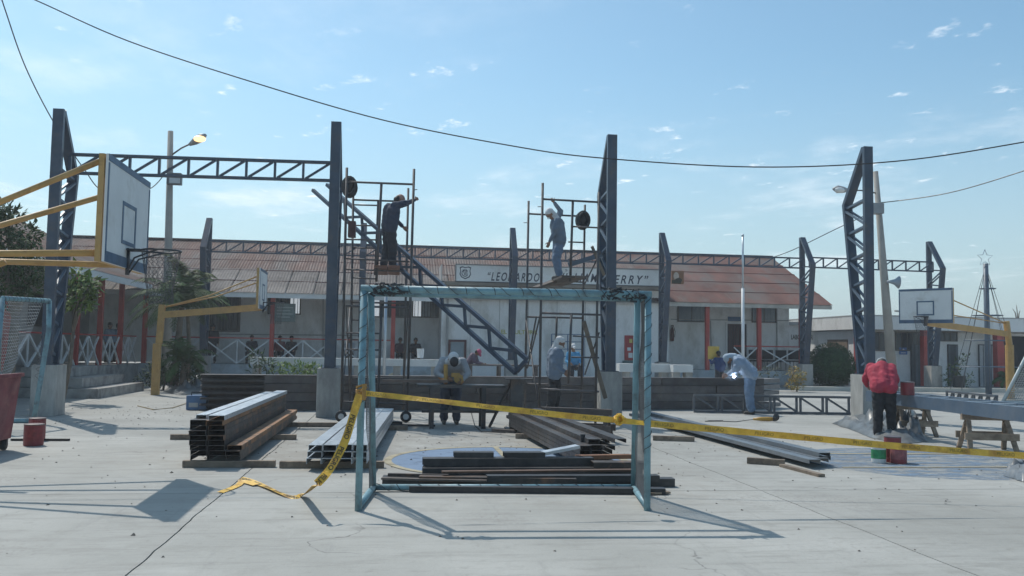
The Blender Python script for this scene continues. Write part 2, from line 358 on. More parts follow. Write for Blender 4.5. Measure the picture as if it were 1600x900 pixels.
# ------------------------------------------------------------------ school building
BX0,BX1=-15.5,18.75
YE,ZE=36.6,3.56; YR,ZR=42.89,6.24
SL=math.atan2(ZR-ZE,YR-YE)
def roofz(Y): return ZE+(Y-YE)*math.tan(SL)
sch=thing('school_building',(4,39,0),'long white school building with a rusty corrugated roof and red porch posts','building')
b=MB(); b.span((-10.2,36.95,-.15),(17.1,46.2,.70)); build('porch_floor',b,mat('pale_blue_kerb_paint',(.42,.47,.50),.7,0,.2,1.2,col2=(.3,.31,.31),amt=.45,scale2=1.5),sch)
b=MB(); b.span((-12.848,39.5,.70),(18.1,39.7,4.7)); build('wall',b,WALLW,sch)
b=MB(); b.span((17.95,39.7,-.1),(18.1,46,4.7)); b.add([(18.1,39.7,4.7),(18.1,46,4.7),(18.1,YR,6.05),(17.95,39.7,4.7),(17.95,46,4.7),(17.95,YR,6.05)],[(0,1,2),(3,5,4),(0,3,4,1),(1,4,5,2),(2,5,3,0)]); build('wall',b,WALLW,sch)
b=MB(); b.span((-10.1,45.9,.7),(17.9,46.05,4.7)); build('wall',b,WALLW,sch)
# roof sheets, courses that lap over each other
RUST=mat('rusty_roof_sheet',(.140,.076,.060),.75,.0,.25,1.2,col2=(.14,.115,.105),amt=.6,scale2=.55,tint=.12,spec=.3,stretch=(1,.35,.35))
RUSTR=mat('red_brown_roof_sheet',(.165,.075,.058),.75,.0,.3,1.0,col2=(.145,.118,.105),amt=.6,scale2=.7,tint=.07,spec=.3,stretch=(1,.6,.6),rot=(0,0,.6))
GREYR=mat('grey_brown_roof_sheet',(.145,.125,.116),.8,.0,.22,1.2,col2=(.21,.185,.17),amt=.5,scale2=.8,tint=.26,spec=.3)
REDT=mat('red_roof_lap',(.15,.035,.032),.6,0,.2,2)
WR=1.1
def sheet_mesh(L,ribs,amp):
    m=MB(); n=ribs*2
    for k in range(n+1):
        x=WR*k/n; z=amp*(1 if k%2 else -1)
        m.v+=[(x,0,z),(x,L,z),(x,0,z-.008),(x,L,z-.008)]
    for k in range(n):
        a=4*k; m.f+=[(a,a+4,a+5,a+1),(a+2,a+3,a+7,a+6),(a,a+2,a+6,a+4)]
    me=bpy.data.meshes.new('roof_sheet'); me.from_pydata(m.v,[],m.f); me.update(); return me
LS=(YR-YE)/math.cos(SL); NC=5; lc=LS/NC
shm={}
for key,mm_ in (('rust',RUST),('red',RUSTR),('grey',GREYR)):
    me=sheet_mesh(lc+.12,*{'rust':(9,.012),'grey':(9,.008),'red':(9,.0045)}[key]); me.materials.append(mm_); shm[key]=me
nsh=int(round((BX1-BX0)/WR)); WRs=(BX1-BX0)/nsh
for c in range(NC):
    for k in range(nsh):
        x=BX0+k*WRs; key='grey' if (c<2 and x<1.6) else ('red' if x>10.5 else 'rust')
        o=bpy.data.objects.new('roof_sheet',shm[key]); COL.objects.link(o); o.parent=sch
        s0=c*lc-.06; o.rotation_euler=(SL+rad(.9)+R.uniform(-.002,.002),0,R.uniform(-.003,.003)); o.scale=(WRs/WR*(.965 if key=='grey' else .995),1,1)
        o.location=V((x,YE+s0*math.cos(SL),ZE+s0*math.sin(SL)+.05+R.uniform(-.006,.006)))-sch.location
for c in range(1,NC):   # dark red battens under each lap
    b=MB(); y=YE+(c*lc-.08)*math.cos(SL); z=ZE+(c*lc-.08)*math.sin(SL)+.062; b.bar((BX0,y,z),(BX1,y,z),.045,.05); build('lap_batten',b,REDT,sch)
b=MB(); b.bar((BX0,YR,ZR+.10),(BX1,YR,ZR+.10),.30,.06); build('ridge_cap',b,RUST,sch)
b=MB(); b.add([(BX0,YR,ZR),(BX1,YR,ZR),(BX1,48.9,ZE+.05),(BX0,48.9,ZE+.05),(BX0,YR,ZR-.04),(BX1,YR,ZR-.04),(BX1,48.9,ZE),(BX0,48.9,ZE)],[(0,1,2,3),(7,6,5,4),(0,3,7,4),(1,5,6,2),(2,6,7,3)]); build('roof',b,RUST,sch)
b=MB(); b.add([(BX0,YE+.05,ZE-.03),(BX1,YE+.05,ZE-.03),(BX1,YR,ZR-.06),(BX0,YR,ZR-.06),(BX0,YE+.05,ZE-.06),(BX1,YE+.05,ZE-.06),(BX1,YR,ZR-.1),(BX0,YR,ZR-.1)],[(0,1,2,3),(7,6,5,4),(0,4,5,1),(1,5,6,2),(3,7,4,0)]); build('roof_underside',b,WALLG,sch)
b=MB(); b.bar((BX0,YE+.03,ZE-.07),(1.7,YE+.03,ZE-.07),.05,.22); build('fascia',b,WHITEP,sch)
b=MB(); b.bar((11.4,YE+.03,ZE-.07),(BX1-.02,YE+.03,ZE-.07),.05,.17); build('fascia',b,mat('grey_fascia_paint',(.50,.47,.43),.7,0,.2,2),sch)
# porch posts and X rails
def xrail(pa,pb,n,parent,zb=.74,h=.98,thick=.045):
    pa=V(pa);pb=V(pb)
    r=MB(); r.bar(pa+V((0,0,h+.06-0)),pb+V((0,0,h+.06)),.05,.05); build('top_rail',r,REDP,parent)
    d=(pb-pa)/n; nrm=V((-d.y,d.x,0)).normalized()
    for k in range(n):
        a=pa+d*k; e=a+d
        r=MB(); r.bar(a+V((0,0,.02))+nrm*.012,e+V((0,0,h)) +nrm*.012,thick,.05,nrm); build('cross_brace',r,WHITEP,parent)
        r=MB(); r.bar(a+V((0,0,h))-nrm*.014,e+V((0,0,.02))-nrm*.014,thick,.05,nrm); build('cross_brace',r,WHITEP,parent)
        if k: 
            r=MB(); r.bar(a+V((0,0,.0)),a+V((0,0,h)),.04,.05); build('rail_upright',r,WHITEP,parent)
px_l=[226,317,425,522,614]
pw=[AY(x,520,37.15).x for x in px_l]
px_r=[1105,1186,1252]; pr_=[AY(x,520,37.15).x for x in px_r]
for x in pw+pr_:
    b=MB(); b.span((x-.085,37.08,.70),(x+.085,37.24,roofz(37.2)-.12)); build('post',b,REDP,sch)
for i in range(len(pw)-1): xrail((pw[i]+.09,37.15,.72),(pw[i+1]-.09,37.15,.72),2,sch)
xrail((pr_[0]+1.2,37.15,.72),(pr_[1]-.09,37.15,.72),1,sch)
xrail((pr_[1]+.09,37.15,.72),(pr_[2]-.09,37.15,.72),2 if pr_[2]-pr_[1]>2.3 else 1,sch)
# white front block with sign panel
WX0,WX1=1.82,11.5
b=MB(); b.span((WX0,36.9,.3),(WX1,37.05,4.2)); build('front_block_wall',b,WALLW,sch)
for xx in np.linspace(WX0+1.2,WX1-1.2,7):
    b=MB(); b.span((xx-.012,36.893,.8),(xx+.012,36.903,4.1)); build('panel_joint',b,WALLG,sch)
b=MB(); b.span((WX0,37.05,.3),(WX0+.15,39.5,4.2)); build('front_block_wall',b,WALLW,sch)
b=MB(); b.span((WX1-.15,37.05,.3),(WX1,39.5,4.2)); build('front_block_wall',b,WALLW,sch)
b=MB(); b.span((WX0+.1,36.2,4.05),(WX1-.3,37.3,4.2)); build('sign_soffit',b,mat('brown_soffit',(.23,.20,.17),.8,0,.2,2),sch)
b=MB(); b.prism([(36.35,4.9),(36.35,4.2),(38.6,4.2),(38.6,4.9)],0,1.75,1.79); build('sign_return',b,WALLG,sch)
sx0,sx1=2.33,11.0
def win(x0,x1,z0,z1,Y,m,parent,panes=2,bars=0,frame=None,fw=.05,name='window'):
    fr=MB(); 
    for a,c in (((x0-fw,z0-fw),(x0,z1+fw)),((x1,z0-fw),(x1+fw,z1+fw)),((x0,z0-fw),(x1,z0)),((x0,z1),(x1,z1+fw))): fr.span((a[0],Y-.05,a[1]),(c[0],Y+.01,c[1]))
    f=build(name,fr,frame or mat('dark_window_frame',(.10,.09,.085),.6),parent)
    w=(x1-x0)/panes
    for i in range(panes):
        p=MB(); p.span((x0+i*w+.012,Y-.022,z0+.004),(x0+(i+1)*w-.012,Y-.008,z1-.004)); build('pane',p,m[i] if isinstance(m,list) else m,f)
        if i: 
            p=MB(); p.span((x0+i*w-.02,Y-.04,z0),(x0+i*w+.02,Y-.004,z1)); build('mullion',p,frame or MATS['dark_window_frame'],f)
    if bars:
        for i in range(bars):
            x=x0+(i+.5)*(x1-x0)/bars; p=MB(); p.tube((x,Y-.07,z0-.02),(x,Y-.07,z1+.02),.014,5); build('window_bar',p,mat('dark_bar_paint',(.06,.06,.065),.5),f)
    return f
def pwin(px0,py0,px1,py1,Y,m,**k):
    a=AY(px0,py0,Y);c=AY(px1,py1,Y); return win(a.x,c.x,c.z,a.z,Y,m,sch,**k)
pwin(331,464,373,517,39.49,DKGLASS,panes=2,bars=9)
pwin(421,463,468,490,39.49,[DKGLASS,DKGLASS,LTGLASS],panes=3,bars=8)
pwin(578,467,640,495,39.49,[LTGLASS,DKGLASS,DKGLASS,DKGLASS],panes=4,bars=0)
pwin(646,466,686,495,39.49,[LTGLASS,mat('grey_curtained_glass',(.33,.38,.42),.3),DKGLASS],panes=3,bars=8)
GCUR=mat('grey_striped_curtain_glass',(.19,.23,.26),.25,0,.35,5,stretch=(6,1,.2))
pwin(1060,478,1101,502,39.49,[mat('blue_grey_glass',(.13,.17,.21),.2),GCUR],panes=2)
pwin(1176,480,1211,503,39.49,[GCUR,GCUR],panes=2)
# door with barred gate
a=AY(1136,506,39.48);c=AY(1166,579,39.48)
d=MB(); d.span((a.x-.07,39.42,.70),(a.x,39.49,a.z+.07)); d.span((c.x,39.42,.70),(c.x+.07,39.49,a.z+.07)); d.span((a.x,39.42,a.z),(c.x,39.49,a.z+.07)); dr=build('door',d,WHITEP,sch)
p=MB(); p.span((a.x,39.455,.70),(c.x,39.475,a.z)); build('curtain',p,mat('maroon_grey_curtain',(.10,.055,.06),.8,0,.4,6,stretch=(5,1,.2)),dr)
for i in range(8):
    x=a.x+(i+.5)*(c.x-a.x)/8; p=MB(); p.tube((x,39.41,.72),(x,39.41,a.z-.01),.017,5); build('door_bar',p,MATS['dark_bar_paint'],dr)
a=AY(1147,495,39.48);c=AY(1157,502,39.48); p=MB(); p.span((a.x-.3,39.45,c.z),(c.x,39.485,a.z)); build('door_plaque',p,mat('blue_plaque_paint',(.05,.12,.24),.5),sch)
a=AY(704,534,36.89);c=AY(725,560,36.89)
win(a.x,c.x,1.0,a.z,36.89,mat('grey_blue_door_glass',(.24,.29,.32),.2),sch,panes=1,frame=mat('maroon_frame',(.10,.035,.035),.6),fw=.09,name='front_door')
for (pa_,pb_) in (((1048,499),(1235,501)),((1110,501),(1112,572)),((1214,480),(1214,574)),((505,463),(505,566)),((331,522),(560,524))):
    k_=MB(); a_=AY(*pa_,39.47); b_2=AY(*pb_,39.47); b_2=V((b_2.x,39.47,max(b_2.z,.72))); k_.tube(a_,b_2,.022,6); build('conduit',k_,mat('grey_conduit',(.30,.30,.30),.6),sch)
for px_ in (700,1036):
    k_=MB(); a_=AY(px_,452,36.87); k_.tube((a_.x,36.86,4.05),(a_.x,36.86,.75),.045,8); build('drain_pipe',k_,WALLG,sch)
# noticeboard lettering on the block, faded yellow
a=AY(783,515,36.88);c=AY(840,522,36.88); wall_text('EL  CULTURA',a.x,c.x,36.889,c.z-.02,.18,mat('faded_yellow_lettering',(.50,.47,.20),.7),sch,bold=.03)
# sign panel (a thing of its own, bolted on)
sg=thing('school_sign',(6.6,36.3,4.2),'long white sign board with crest and dark italic lettering above the front block','sign')
b=MB(); b.span((sx0,36.22,4.2),(sx1,36.34,4.9)); build('sign_board',b,mat('off_white_sign_paint',(.80,.81,.80),.6,0,.06,1,col2=(.68,.67,.63),amt=.3,scale2=1.2),sg)
b=MB()
for z in(4.2,4.9): b.span((sx0-.02,36.20,z-.025),(sx1+.02,36.35,z+.02))
b.span((sx0-.03,36.201,4.225),(sx0+.02,36.349,4.875)); build('sign_frame',b,mat('grey_sign_frame',(.22,.22,.22),.6),sg)
LET=mat('dark_sign_lettering',(.035,.045,.075),.6)
def sx(px): return AY(px,430,36.22).x
for w,x0,x1 in (('\u201cLEONARDO',762,843),('WILLIAM',868,934),('BERRY\u201d',948,1013)):
    me=wall_text(w,sx(x0),sx(x1),36.214,AY((x0+x1)/2,439.5 if x0<800 else (440.5 if x0<900 else 443.5),36.22).z,.36,LET,sg,shear=.3,bold=.012,spc=1.35)
me=wall_text('S',sx(883),sx(886.5),36.214,AY(885,424,36.22).z,.09,LET,sg)
# crest: shield outline with inner marks
cxp=sx(727); czp=AY(727,426,36.22).z
def crest_pts(r):
    q=[(-1,.85),(-.55,1.0),(0,.86),(.55,1.0),(1,.85),(.86,.3),(1.0,-.25),(.7,-.75),(0,-1.05),(-.7,-.75),(-1.0,-.25),(-.86,.3)]
    return [(cxp+x*r*.92,czp+z*r) for x,z in q]
cr=MB(); A=crest_pts(.255);B=crest_pts(.215); n=len(A)
cr.add([(x,36.212,z) for x,z in A]+[(x,36.212,z) for x,z in B]+[(x,36.219,z) for x,z in A]+[(x,36.219,z) for x,z in B],[(i,(i+1)%n,n+(i+1)%n,n+i) for i in range(n)]+[(i,2*n+i,2*n+(i+1)%n,(i+1)%n) for i in range(n)])
C=[(cxp+.13*math.cos(t)-.01,36.212,czp+.13*math.sin(t)-.02) for t in np.linspace(.6,5.6,14)]
for i in range(13): cr.bar(C[i],C[i+1],.03,.008,(0,1,0))
for q in range(3): cr.bar((cxp-.1+.07*q,36.211,czp+.13),(cxp-.02+.05*q,36.211,czp-.1),.024,.008,(0,1,0))
build('crest',cr,LET,sg)
# small painted picture board to the right of the sign
a=AY(1049,423,36.4);c=AY(1068,444,36.4)
pb=thing('picture_board',((a.x+c.x)/2,36.4,c.z),'small brown picture board with a pale figure on the roof edge','sign')
b=MB(); b.span((a.x,36.36,c.z),(c.x,36.42,a.z)); build('board',b,mat('brown_picture_paint',(.26,.13,.07),.7,0,.2,3),pb)
b=MB(); b.ball((a.x+.2,36.36,c.z+.33),(.12,.012,.17),10,6); build('painted_face',b,mat('pale_figure_paint',(.55,.47,.40),.7),pb)
b=MB(); b.span((a.x+.01,36.35,c.z+.012),(c.x-.12,36.357,c.z+.16)); b.ball((a.x+.3,36.355,c.z+.16),(.16,.010,.1),10,6); build('painted_coat',b,INK,pb)
# ------------------------------------------------------------------ left wing with veranda
lw=thing('school_wing',(-12,30,0),'shaded school wing at left with red posts and white crossed railings','building')
XV=-10.25
b=MB(); b.span((-18,19,-.15),(XV+.15,36.94,.70)); build('veranda_floor',b,CONCD,lw)
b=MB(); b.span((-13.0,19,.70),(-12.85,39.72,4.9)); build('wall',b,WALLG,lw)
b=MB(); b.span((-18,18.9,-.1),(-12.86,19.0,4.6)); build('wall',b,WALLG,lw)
ly=[AX(x,540,XV).y for x in (10,118,155,187)]; ly=[ly[0],(ly[0]+ly[1])/2+.2]+ly[1:]
for y in ly+[20.4]:
    b=MB(); b.span((XV-.08,y-.08,.70),(XV+.08,y+.08,3.72)); build('post',b,REDP,lw)
for i in range(1,len(ly)-1): xrail((XV,ly[i]+.08,.72),(XV,ly[i+1]-.08,.72),2,lw,thick=.06)
xrail((XV,ly[-1]+.08,.72),(XV,37.0,.72),2,lw,thick=.06)
xrail((XV,ly[0]+.08,.72),(XV,ly[1]-.08,.72),2,lw,thick=.06)
XE,XR_=-9.6,-14.6; sw=math.atan2(2.35,5.0); lcw=(XE-XR_)/math.cos(sw)/4
me=sheet_mesh(lcw+.12,7,.016); me.materials.append(RUST)
k=0; y=19.0
while y<36.5:
    for c in range(4):
        o=bpy.data.objects.new('roof_sheet',me); COL.objects.link(o); o.parent=lw
        s0=c*lcw-.06; o.rotation_euler=Matrix(((0,-math.cos(sw),math.sin(sw)),(1,0,0),(0,math.sin(sw),math.cos(sw)))).to_euler()
        o.location=V((XE-s0*math.cos(sw),y,3.78+s0*math.sin(sw)+.03+.012*R.random()))-lw.location
    y+=WR
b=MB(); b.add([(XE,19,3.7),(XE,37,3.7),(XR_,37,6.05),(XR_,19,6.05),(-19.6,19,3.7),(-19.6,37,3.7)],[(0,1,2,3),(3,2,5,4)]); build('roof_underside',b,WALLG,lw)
b=MB(); b.bar((XE+.02,19,3.68),(XE+.02,36.4,3.68),.05,.24); build('fascia',b,WHITEP,lw)
for (y0,y1,z0,z1) in ((23.0,24.2,2.1,3.2),(27.0,28.4,2.1,3.2),(33.2,34.8,2.1,3.2)):
    w=MB(); w.span((-12.84,y0-.06,z0-.06),(-12.80,y1+.06,z1+.06)); f=build('window',w,MATS['dark_window_frame'],lw)
    w=MB(); w.span((-12.80,y0,z0),(-12.785,y1,z1)); build('pane',w,DKGLASS,f)
for (y0,y1) in ((30.1,31.0),(25.2,26.1)):
    w=MB(); w.span((-12.84,y0,.7),(-12.79,y1,2.8)); f=build('door',w,mat('dark_doorway',(.03,.03,.032),.8),lw)
    w=MB(); w.ball((-12.77,y0+.1,1.75),.04,8,6); build('handle',w,GALV,f)
# entrance steps
st=thing('entrance_steps',(-9,27.3,0),'three concrete steps leading up to the left veranda','steps')
for k,(x1,y0,y1) in enumerate(((-7.92,25.3,29.7),(-8.42,25.55,29.3),(-8.92,25.8,28.9))):
    b=MB(); b.span((XV+.15+.003*k,y0,.27*k-(.1 if k==0 else .0)+(.002 if k else 0)),(x1,y1,.27*(k+1)-.01)); build('step',b,CONCD,st)
# ------------------------------------------------------------------ steel columns of the roof under construction
YN,YF=19.45,35.70
def column(X,Y0,sg_,label,group):
    """sg_=+1: straight chord faces the camera, elbow behind it"""
    c=thing('steel_column',(X,Y0+sg_*.2,0),label,'column',group)
    H,HE,HB=6.38,5.15,1.04
    def P(off,z): return V((X,Y0+sg_*off,z))
    e0,e1=.34,.98
    pd=MB(); ya,yb=Y0-sg_*.14,Y0+sg_*.46; w=.245; t=.02
    x0,x1=X-w,X+w; y0,y1=min(ya,yb),max(ya,yb)
    ring=[(x0+t,y0),(x1-t,y0),(x1,y0+t),(x1,y1-t),(x1-t,y1),(x0+t,y1),(x0,y1-t),(x0,y0+t)]
    pd.prism(ring,2,0.004,HB-.0); build('pedestal',pd,CONC,c)
    b=MB(); b.span((X-.17,min(Y0-sg_*.09,Y0+sg_*.43),HB+.001),(X+.17,max(Y0-sg_*.09,Y0+sg_*.43),HB+.018)); build('base_plate',b,NAVY,c)
    b=MB(); b.bar(P(0,HB+.018),P(0,H),.215,.10,(0,1,0)); build('outer_chord',b,NAVY,c)
    b=MB(); b.bar(P(e0,HB+.018),P(e1,HE),.215,.10,(0,1,0)); build('inner_chord',b,NAVY,c)
    b=MB(); b.bar(P(e1+.015,HE-.03),P(.055,H-.02),.211,.10,(0,1,0)); build('cap_chord',b,NAVY,c)
    n=6
    zs=[HB+.25+(HE-HB-.30)*i/n for i in range(n+1)]
    def inn(z): return e0+(e1-e0)*(z-HB)/(HE-HB)
    for i,z in enumerate(zs):
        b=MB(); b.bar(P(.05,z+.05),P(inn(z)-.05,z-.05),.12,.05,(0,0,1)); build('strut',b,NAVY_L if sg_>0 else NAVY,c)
        if i<n:
            for dx in(-.07,.07):
                q=V((dx,0,0)); b=MB(); b.bar(P(.05,z+.10)+q,P(inn(zs[i+1])-.05,zs[i+1]-.12)+q,.04,.05,(1,0,0)); build('diagonal',b,NAVY_L,c)
    return c
NX=[-7.12,-1.41,4.73,10.87]; FX=[-7.33,-1.38,4.57,10.82,16.95,22.72]
nl=['tall navy steel column behind the near backboard, its lamp-side truss welded on','tall navy steel column left of the scaffold with the leaning truss','tall navy steel column right of the scaffold, between goal post and worker','tall navy steel column behind the man in the red shirt']
fl=['short-looking navy column behind the small yellow hoop arm at left','navy column seen behind the left scaffold ladder','navy column in front of the first word on the white sign','navy column at the right end of the white sign','navy column between the rusty gable end and the round bush','navy column behind the white backboard at right']
for x,lb in zip(NX,nl): column(x,YN,1,lb,'navy steel columns of the new roof')
for x,lb in zip(FX,fl): column(x,YF,-1,lb,'navy steel columns of the new roof')
def truss(a,b,h,n,label,group,m=NAVY,wid=.10,up=V((0,0,1)),flip=False,ends=True,dbl=False,ch=.055):
    """flat lattice truss; a,b are the ends of the bottom chord"""
    a=V(a);b=V(b); t=thing('lattice_truss',(a+b)/2,label,'truss',group); u=up
    def bar(nm,p,q,w,hh,mm_=m):
        r=MB(); r.bar(p,q,w,hh,u if abs((q-p).normalized().dot(u))<.95 else (b-a).normalized()); build(nm,r,mm_,t)
    k=MB(); k.bar(a,b,wid,ch,u); build('bottom_chord',k,m,t)
    k=MB(); k.bar(a+u*h,b+u*h,wid,ch,u); build('top_chord',k,m,t)
    side=(b-a).normalized().cross(u)
    for i in range(n+1):
        p=a.lerp(b,i/n)
        if (i in(0,n)) and not ends: continue
        for s_ in ((-.35,.35) if dbl and 0<i<n else (0,)):
            o=(b-a).normalized()*s_*.14; bar('upright',p+u*ch/2+o,p+u*(h-ch/2)+o,wid*.55,.05)
        if i<n:
            q=a.lerp(b,(i+1)/n)
            pa,qa=(p+u*ch/2,q+u*(h-ch/2)) if not flip else (p+u*(h-ch/2),q+u*ch/2)
            e=(b-a).normalized()*.05
            bar('diagonal',pa+e,qa-e,wid*.5,.045)
    return t
TG='navy lattice trusses linking the steel columns'
truss((NX[0]+.11,YN+.45,5.12),(NX[1]-.11,YN+.45,5.17),.40,9,'navy lattice truss high up between two near columns, crossing the lamp pole',TG,wid=.12)
tl=['over the rusty roof at left, behind the hoop','behind the left scaffold, in line with the roof','just above the white sign lettering, middle span','above the red-brown roof with the flagpole in front','right span over the low white building roof']
for i in range(5): truss((FX[i]+.11,YF-.45,5.04+.012*i),(FX[i+1]-.11,YF-.45,5.04),.41,9,'navy lattice truss '+tl[i],TG)
# rafter truss being raised, leaning from scaffold to stand
A=AY(489,297,23.0); Bq=AY(806,583,16.9); u=(AY(806,546,16.9)-Bq); axis=(Bq-A).normalized()
up=(u-axis*u.dot(axis)).normalized(); hh=u.dot(up)
raf=thing('rafter_truss',(A+Bq)/2,'long navy rafter truss leaning diagonally from the left scaffold down to a stand','truss')
k=MB(); k.bar(A,Bq,.08,.075,up); build('bottom_chord',k,NAVY,raf)
A2=A+axis*.55+up*hh; B2=Bq+axis*.12+up*hh
k=MB(); k.bar(A2,B2,.08,.075,up); build('top_chord',k,NAVY,raf)
k=MB(); k.bar(B2-up*.04,Bq+up*.04,.07,.07,axis); build('end_post',k,NAVY,raf)
n=9; Lr=(Bq-A).length
for i in range(n):
    f0=.10+.9*i/n; f1=.10+.9*(i+1)/n
    lo=A+axis*Lr*f0; hi_=A+axis*(Lr*(f0+.073))+up*hh; nx=A+axis*(Lr*f1)
    if f0+.073>.985: continue
    k=MB(); k.bar(lo+up*.035,hi_-up*.035,.055,.06,axis); build('strut',k,NAVY,raf)
    k=MB(); k.bar(nx+up*.036,hi_-up*.036,.05,.05,axis); build('diagonal',k,NAVY,raf)
# trusses and box beam lying about
a=G(1084,644.5);b_=G(1452,650); a.z=.03;b_.z=.03
truss(a,b_,.40,9,'dark lattice truss standing on the ground behind the near right pedestal',None,DSTEEL if False else mat('dark_blue_steel',(.065,.078,.095),.5,0,.2,4,dust=.22),flip=True,dbl=True)
a=G(1508,646.5);b_=a+(G(1700,660)-a)*1.0; a.z=.03;b_.z=.03; a=a+V((0,3.2,0)); b_=b_+V((0,3.2,0)); a.x+=1.6
truss(a,b_,.40,7,'dark lattice truss lying beyond the beam at the right edge',None,MATS['dark_blue_steel'])
bm=thing('steel_column',G(1470,690),'unfinished grey-blue column lying flat across wooden trestles','column')
p0=G(1356,611,.775); p1=G(1600,637,.79); dv=(p1-p0); p1=p0+dv*1.35; sd=V((-dv.y,dv.x,0)).normalized()
for s_,nm in((0,'outer_chord'),(.52,'inner_chord')):
    k=MB(); k.bar(p0+sd*s_-V((0,0,.10)),p1+sd*(s_*1.4)-V((0,0,.10)),.09,.21); build(nm,k,NAVY_L,bm)
for i in range(11):
    f=(i+.3)/11; q=p0.lerp(p1,f); w_=.52*(1+.4*f)
    k=MB(); k.bar(q+sd*.046-V((0,0,.03)),q+sd*(w_-.046)-V((0,0,.03)),.07,.05); build('strut',k,GALV,bm)
# wooden trestles carrying the beam
def trestle(c,dirv,h,w,label,m=WOOD,name='wooden_trestle'):
    c=V(c);d=V(dirv).normalized();n_=V((-d.y,d.x,0)); t=thing(name,c,label,'trestle')
    k=MB(); k.bar(c-d*w/2+V((0,0,h-.05)),c+d*w/2+V((0,0,h-.05)),.09,.10); build('top_beam',k,m,t)
    for s_ in(-1,1):
        for q in(-1,1):
            k=MB(); k.bar(c+d*(w/2-.1)*s_+n_*q*.03+V((0,0,h-.11)),c+d*(w/2-.04)*s_+n_*q*.26+V((0,0,0.005)),.07,.045,n_); build('leg',k,m,t)
    for q in(-1,1):
        k=MB(); k.bar(c-d*(w/2+.02)+n_*(q*.20)+V((0,0,.24)),c+d*(w/2+.02)+n_*(q*.20)+V((0,0,.24)),.03,.11); build('stretcher',k,m,t)
    return t
mid=p0.lerp(p1,.52)+sd*.34
trestle((mid.x,mid.y,0),(.95,-.25,0),.59,.78,'pale wooden trestle under the right part of the lying column')
mid=p0.lerp(p1,.17)+sd*.34
trestle((mid.x,mid.y,0),(sd.x+.4,sd.y,0),.59,.7,'wooden trestle half hidden behind the man in the red shirt')
# ------------------------------------------------------------------ stacks of steel channels
def wbox(p,q,w,h,m,label,cat,group,name,tilt=0.):
    k=MB(); k.channel(p,q,w,h); return single(name,k,m,label,cat,group)
# tall front-left stack (axis Y)
x0=-2.50; yA,yB=11.58,17.9
cols=[(x0+.105,8,'left column'),(x0+.32,8,'middle column'),(x0+.515,3,'right column')]
for xc,nl_,cn in cols:
    for k in range(nl_):
        wd=.205 if cn!='right column' else .18; j=R.uniform(-.06,.06); jx_=R.uniform(-.008,.008)+(.006*k if cn!='right column' else 0)*-1
        if cn=='left column': jx_+=.004*(k-3)
        m=RSTEEL if (cn!='left column' and R.random()<.6) else DSTEEL
        z=.085+.062*k+.031
        if k==nl_-1 and cn!='left column': m=mat('orange_rusted_steel',(.12,.075,.05),.7,.1,.3,5,col2=(.30,.145,.06),amt=.75,scale2=2.5,dust=.1)
        o=wbox((xc+jx_,yA+j,z),(xc+jx_,yB+R.uniform(-.25,.1),z),wd,.0612,m,f'dark rusting steel channel in the tall front-left stack, {cn}, {ORD[k]} layer up','steel channel','channels of the tall front-left stack','steel_channel')
z=.085+.062*8+.033
wbox((x0+.30,yA-.02,z),(x0+.32,yB-.1,z),.20,.058,GALV,'bright zinc channel lying on top of the tall front-left stack','steel channel','channels of the tall front-left stack','steel_channel')
wbox((x0+.06,yA+.25,z-.008),(x0+.10,yB-.3,z-.008),.13,.045,GALV,'narrow grey channel beside the bright one on top of the front-left stack','steel channel','channels of the tall front-left stack','steel_channel')
def sleeper(p,q,label,m=WOOD,w=.09,h=.08):
    k=MB(); p=V(p);q=V(q); p.z=q.z=h/2+.003; k.bar(p,q,w,h); return single('timber_sleeper',k,m,label,'timber','timbers under the steel stacks')
sleeper(G(286,730),G(430,730),'front timber under the tall rusty stack at left')
sleeper(G(398,687)+V((-1.3,0,0)),G(463,687),'middle timber poking out right of the tall rusty stack')
sleeper((x0-.1,17.2,0),(x0+1.6,17.2,0),'rear timber under the tall rusty stack')
sleeper(G(437,731),G(600,731),'front timber under the bright zinc stack behind the goal post')
# bright zinc stack
zx=-1.06; 
for r_ in range(3):
    for c in range(4):
        xa=zx+.185*c+.09+(.012*r_ if c==0 else 0); z=.085+.082*r_+.036
        wbox((xa,11.22+R.uniform(-.03,.06),z),(xa+.30,17.7+R.uniform(-.1,.1),z),.178,.07,GALV,f'bright zinc channel in the stack behind the goal, {["left","second","third","right"][c]} column, {["bottom","middle","top"][r_]} layer','steel channel','channels of the bright zinc stack','steel_channel')
sleeper((zx,16.6,0),(zx+1.3,16.6,0),'rear timber under the bright zinc stack')
# stack running back to the stand, right of centre
fA=G(934,736); fB=G(812,671); dv=(fB-fA).normalized(); sd2=V((dv.y,-dv.x,0))
for c in range(3):
    for k in range(5 if c else 4):
        o_=sd2*(-.16+.15*c)+V((0,0,.075+.062*k+.031)); j=dv*R.uniform(-.05,.22)
        wbox(fA+o_+j,fB+o_+dv*R.uniform(-.3,.2),.142,.056,DSTEEL,f'dark steel channel in the stack right of the floor circle, {["left","middle","right"][c]} column, {ORD[k]} layer','steel channel','channels of the stack by the floor circle','steel_channel')
o_=sd2*.19+V((0,0,.075+.062*5+.03)); wbox(fA+o_-dv*.35,fB+o_-dv*.6,.15,.05,DSTEEL,'loose channel on top of the stack right of the floor circle','steel channel','channels of the stack by the floor circle','steel_channel')
sleeper(fA+sd2*.5+dv*.35,fA-sd2*.6+dv*.35,'front timber under the stack right of the floor circle',DWOOD)
sleeper(G(806,685),G(870,687),'timber poking out left of the stack by the stand',WOOD)
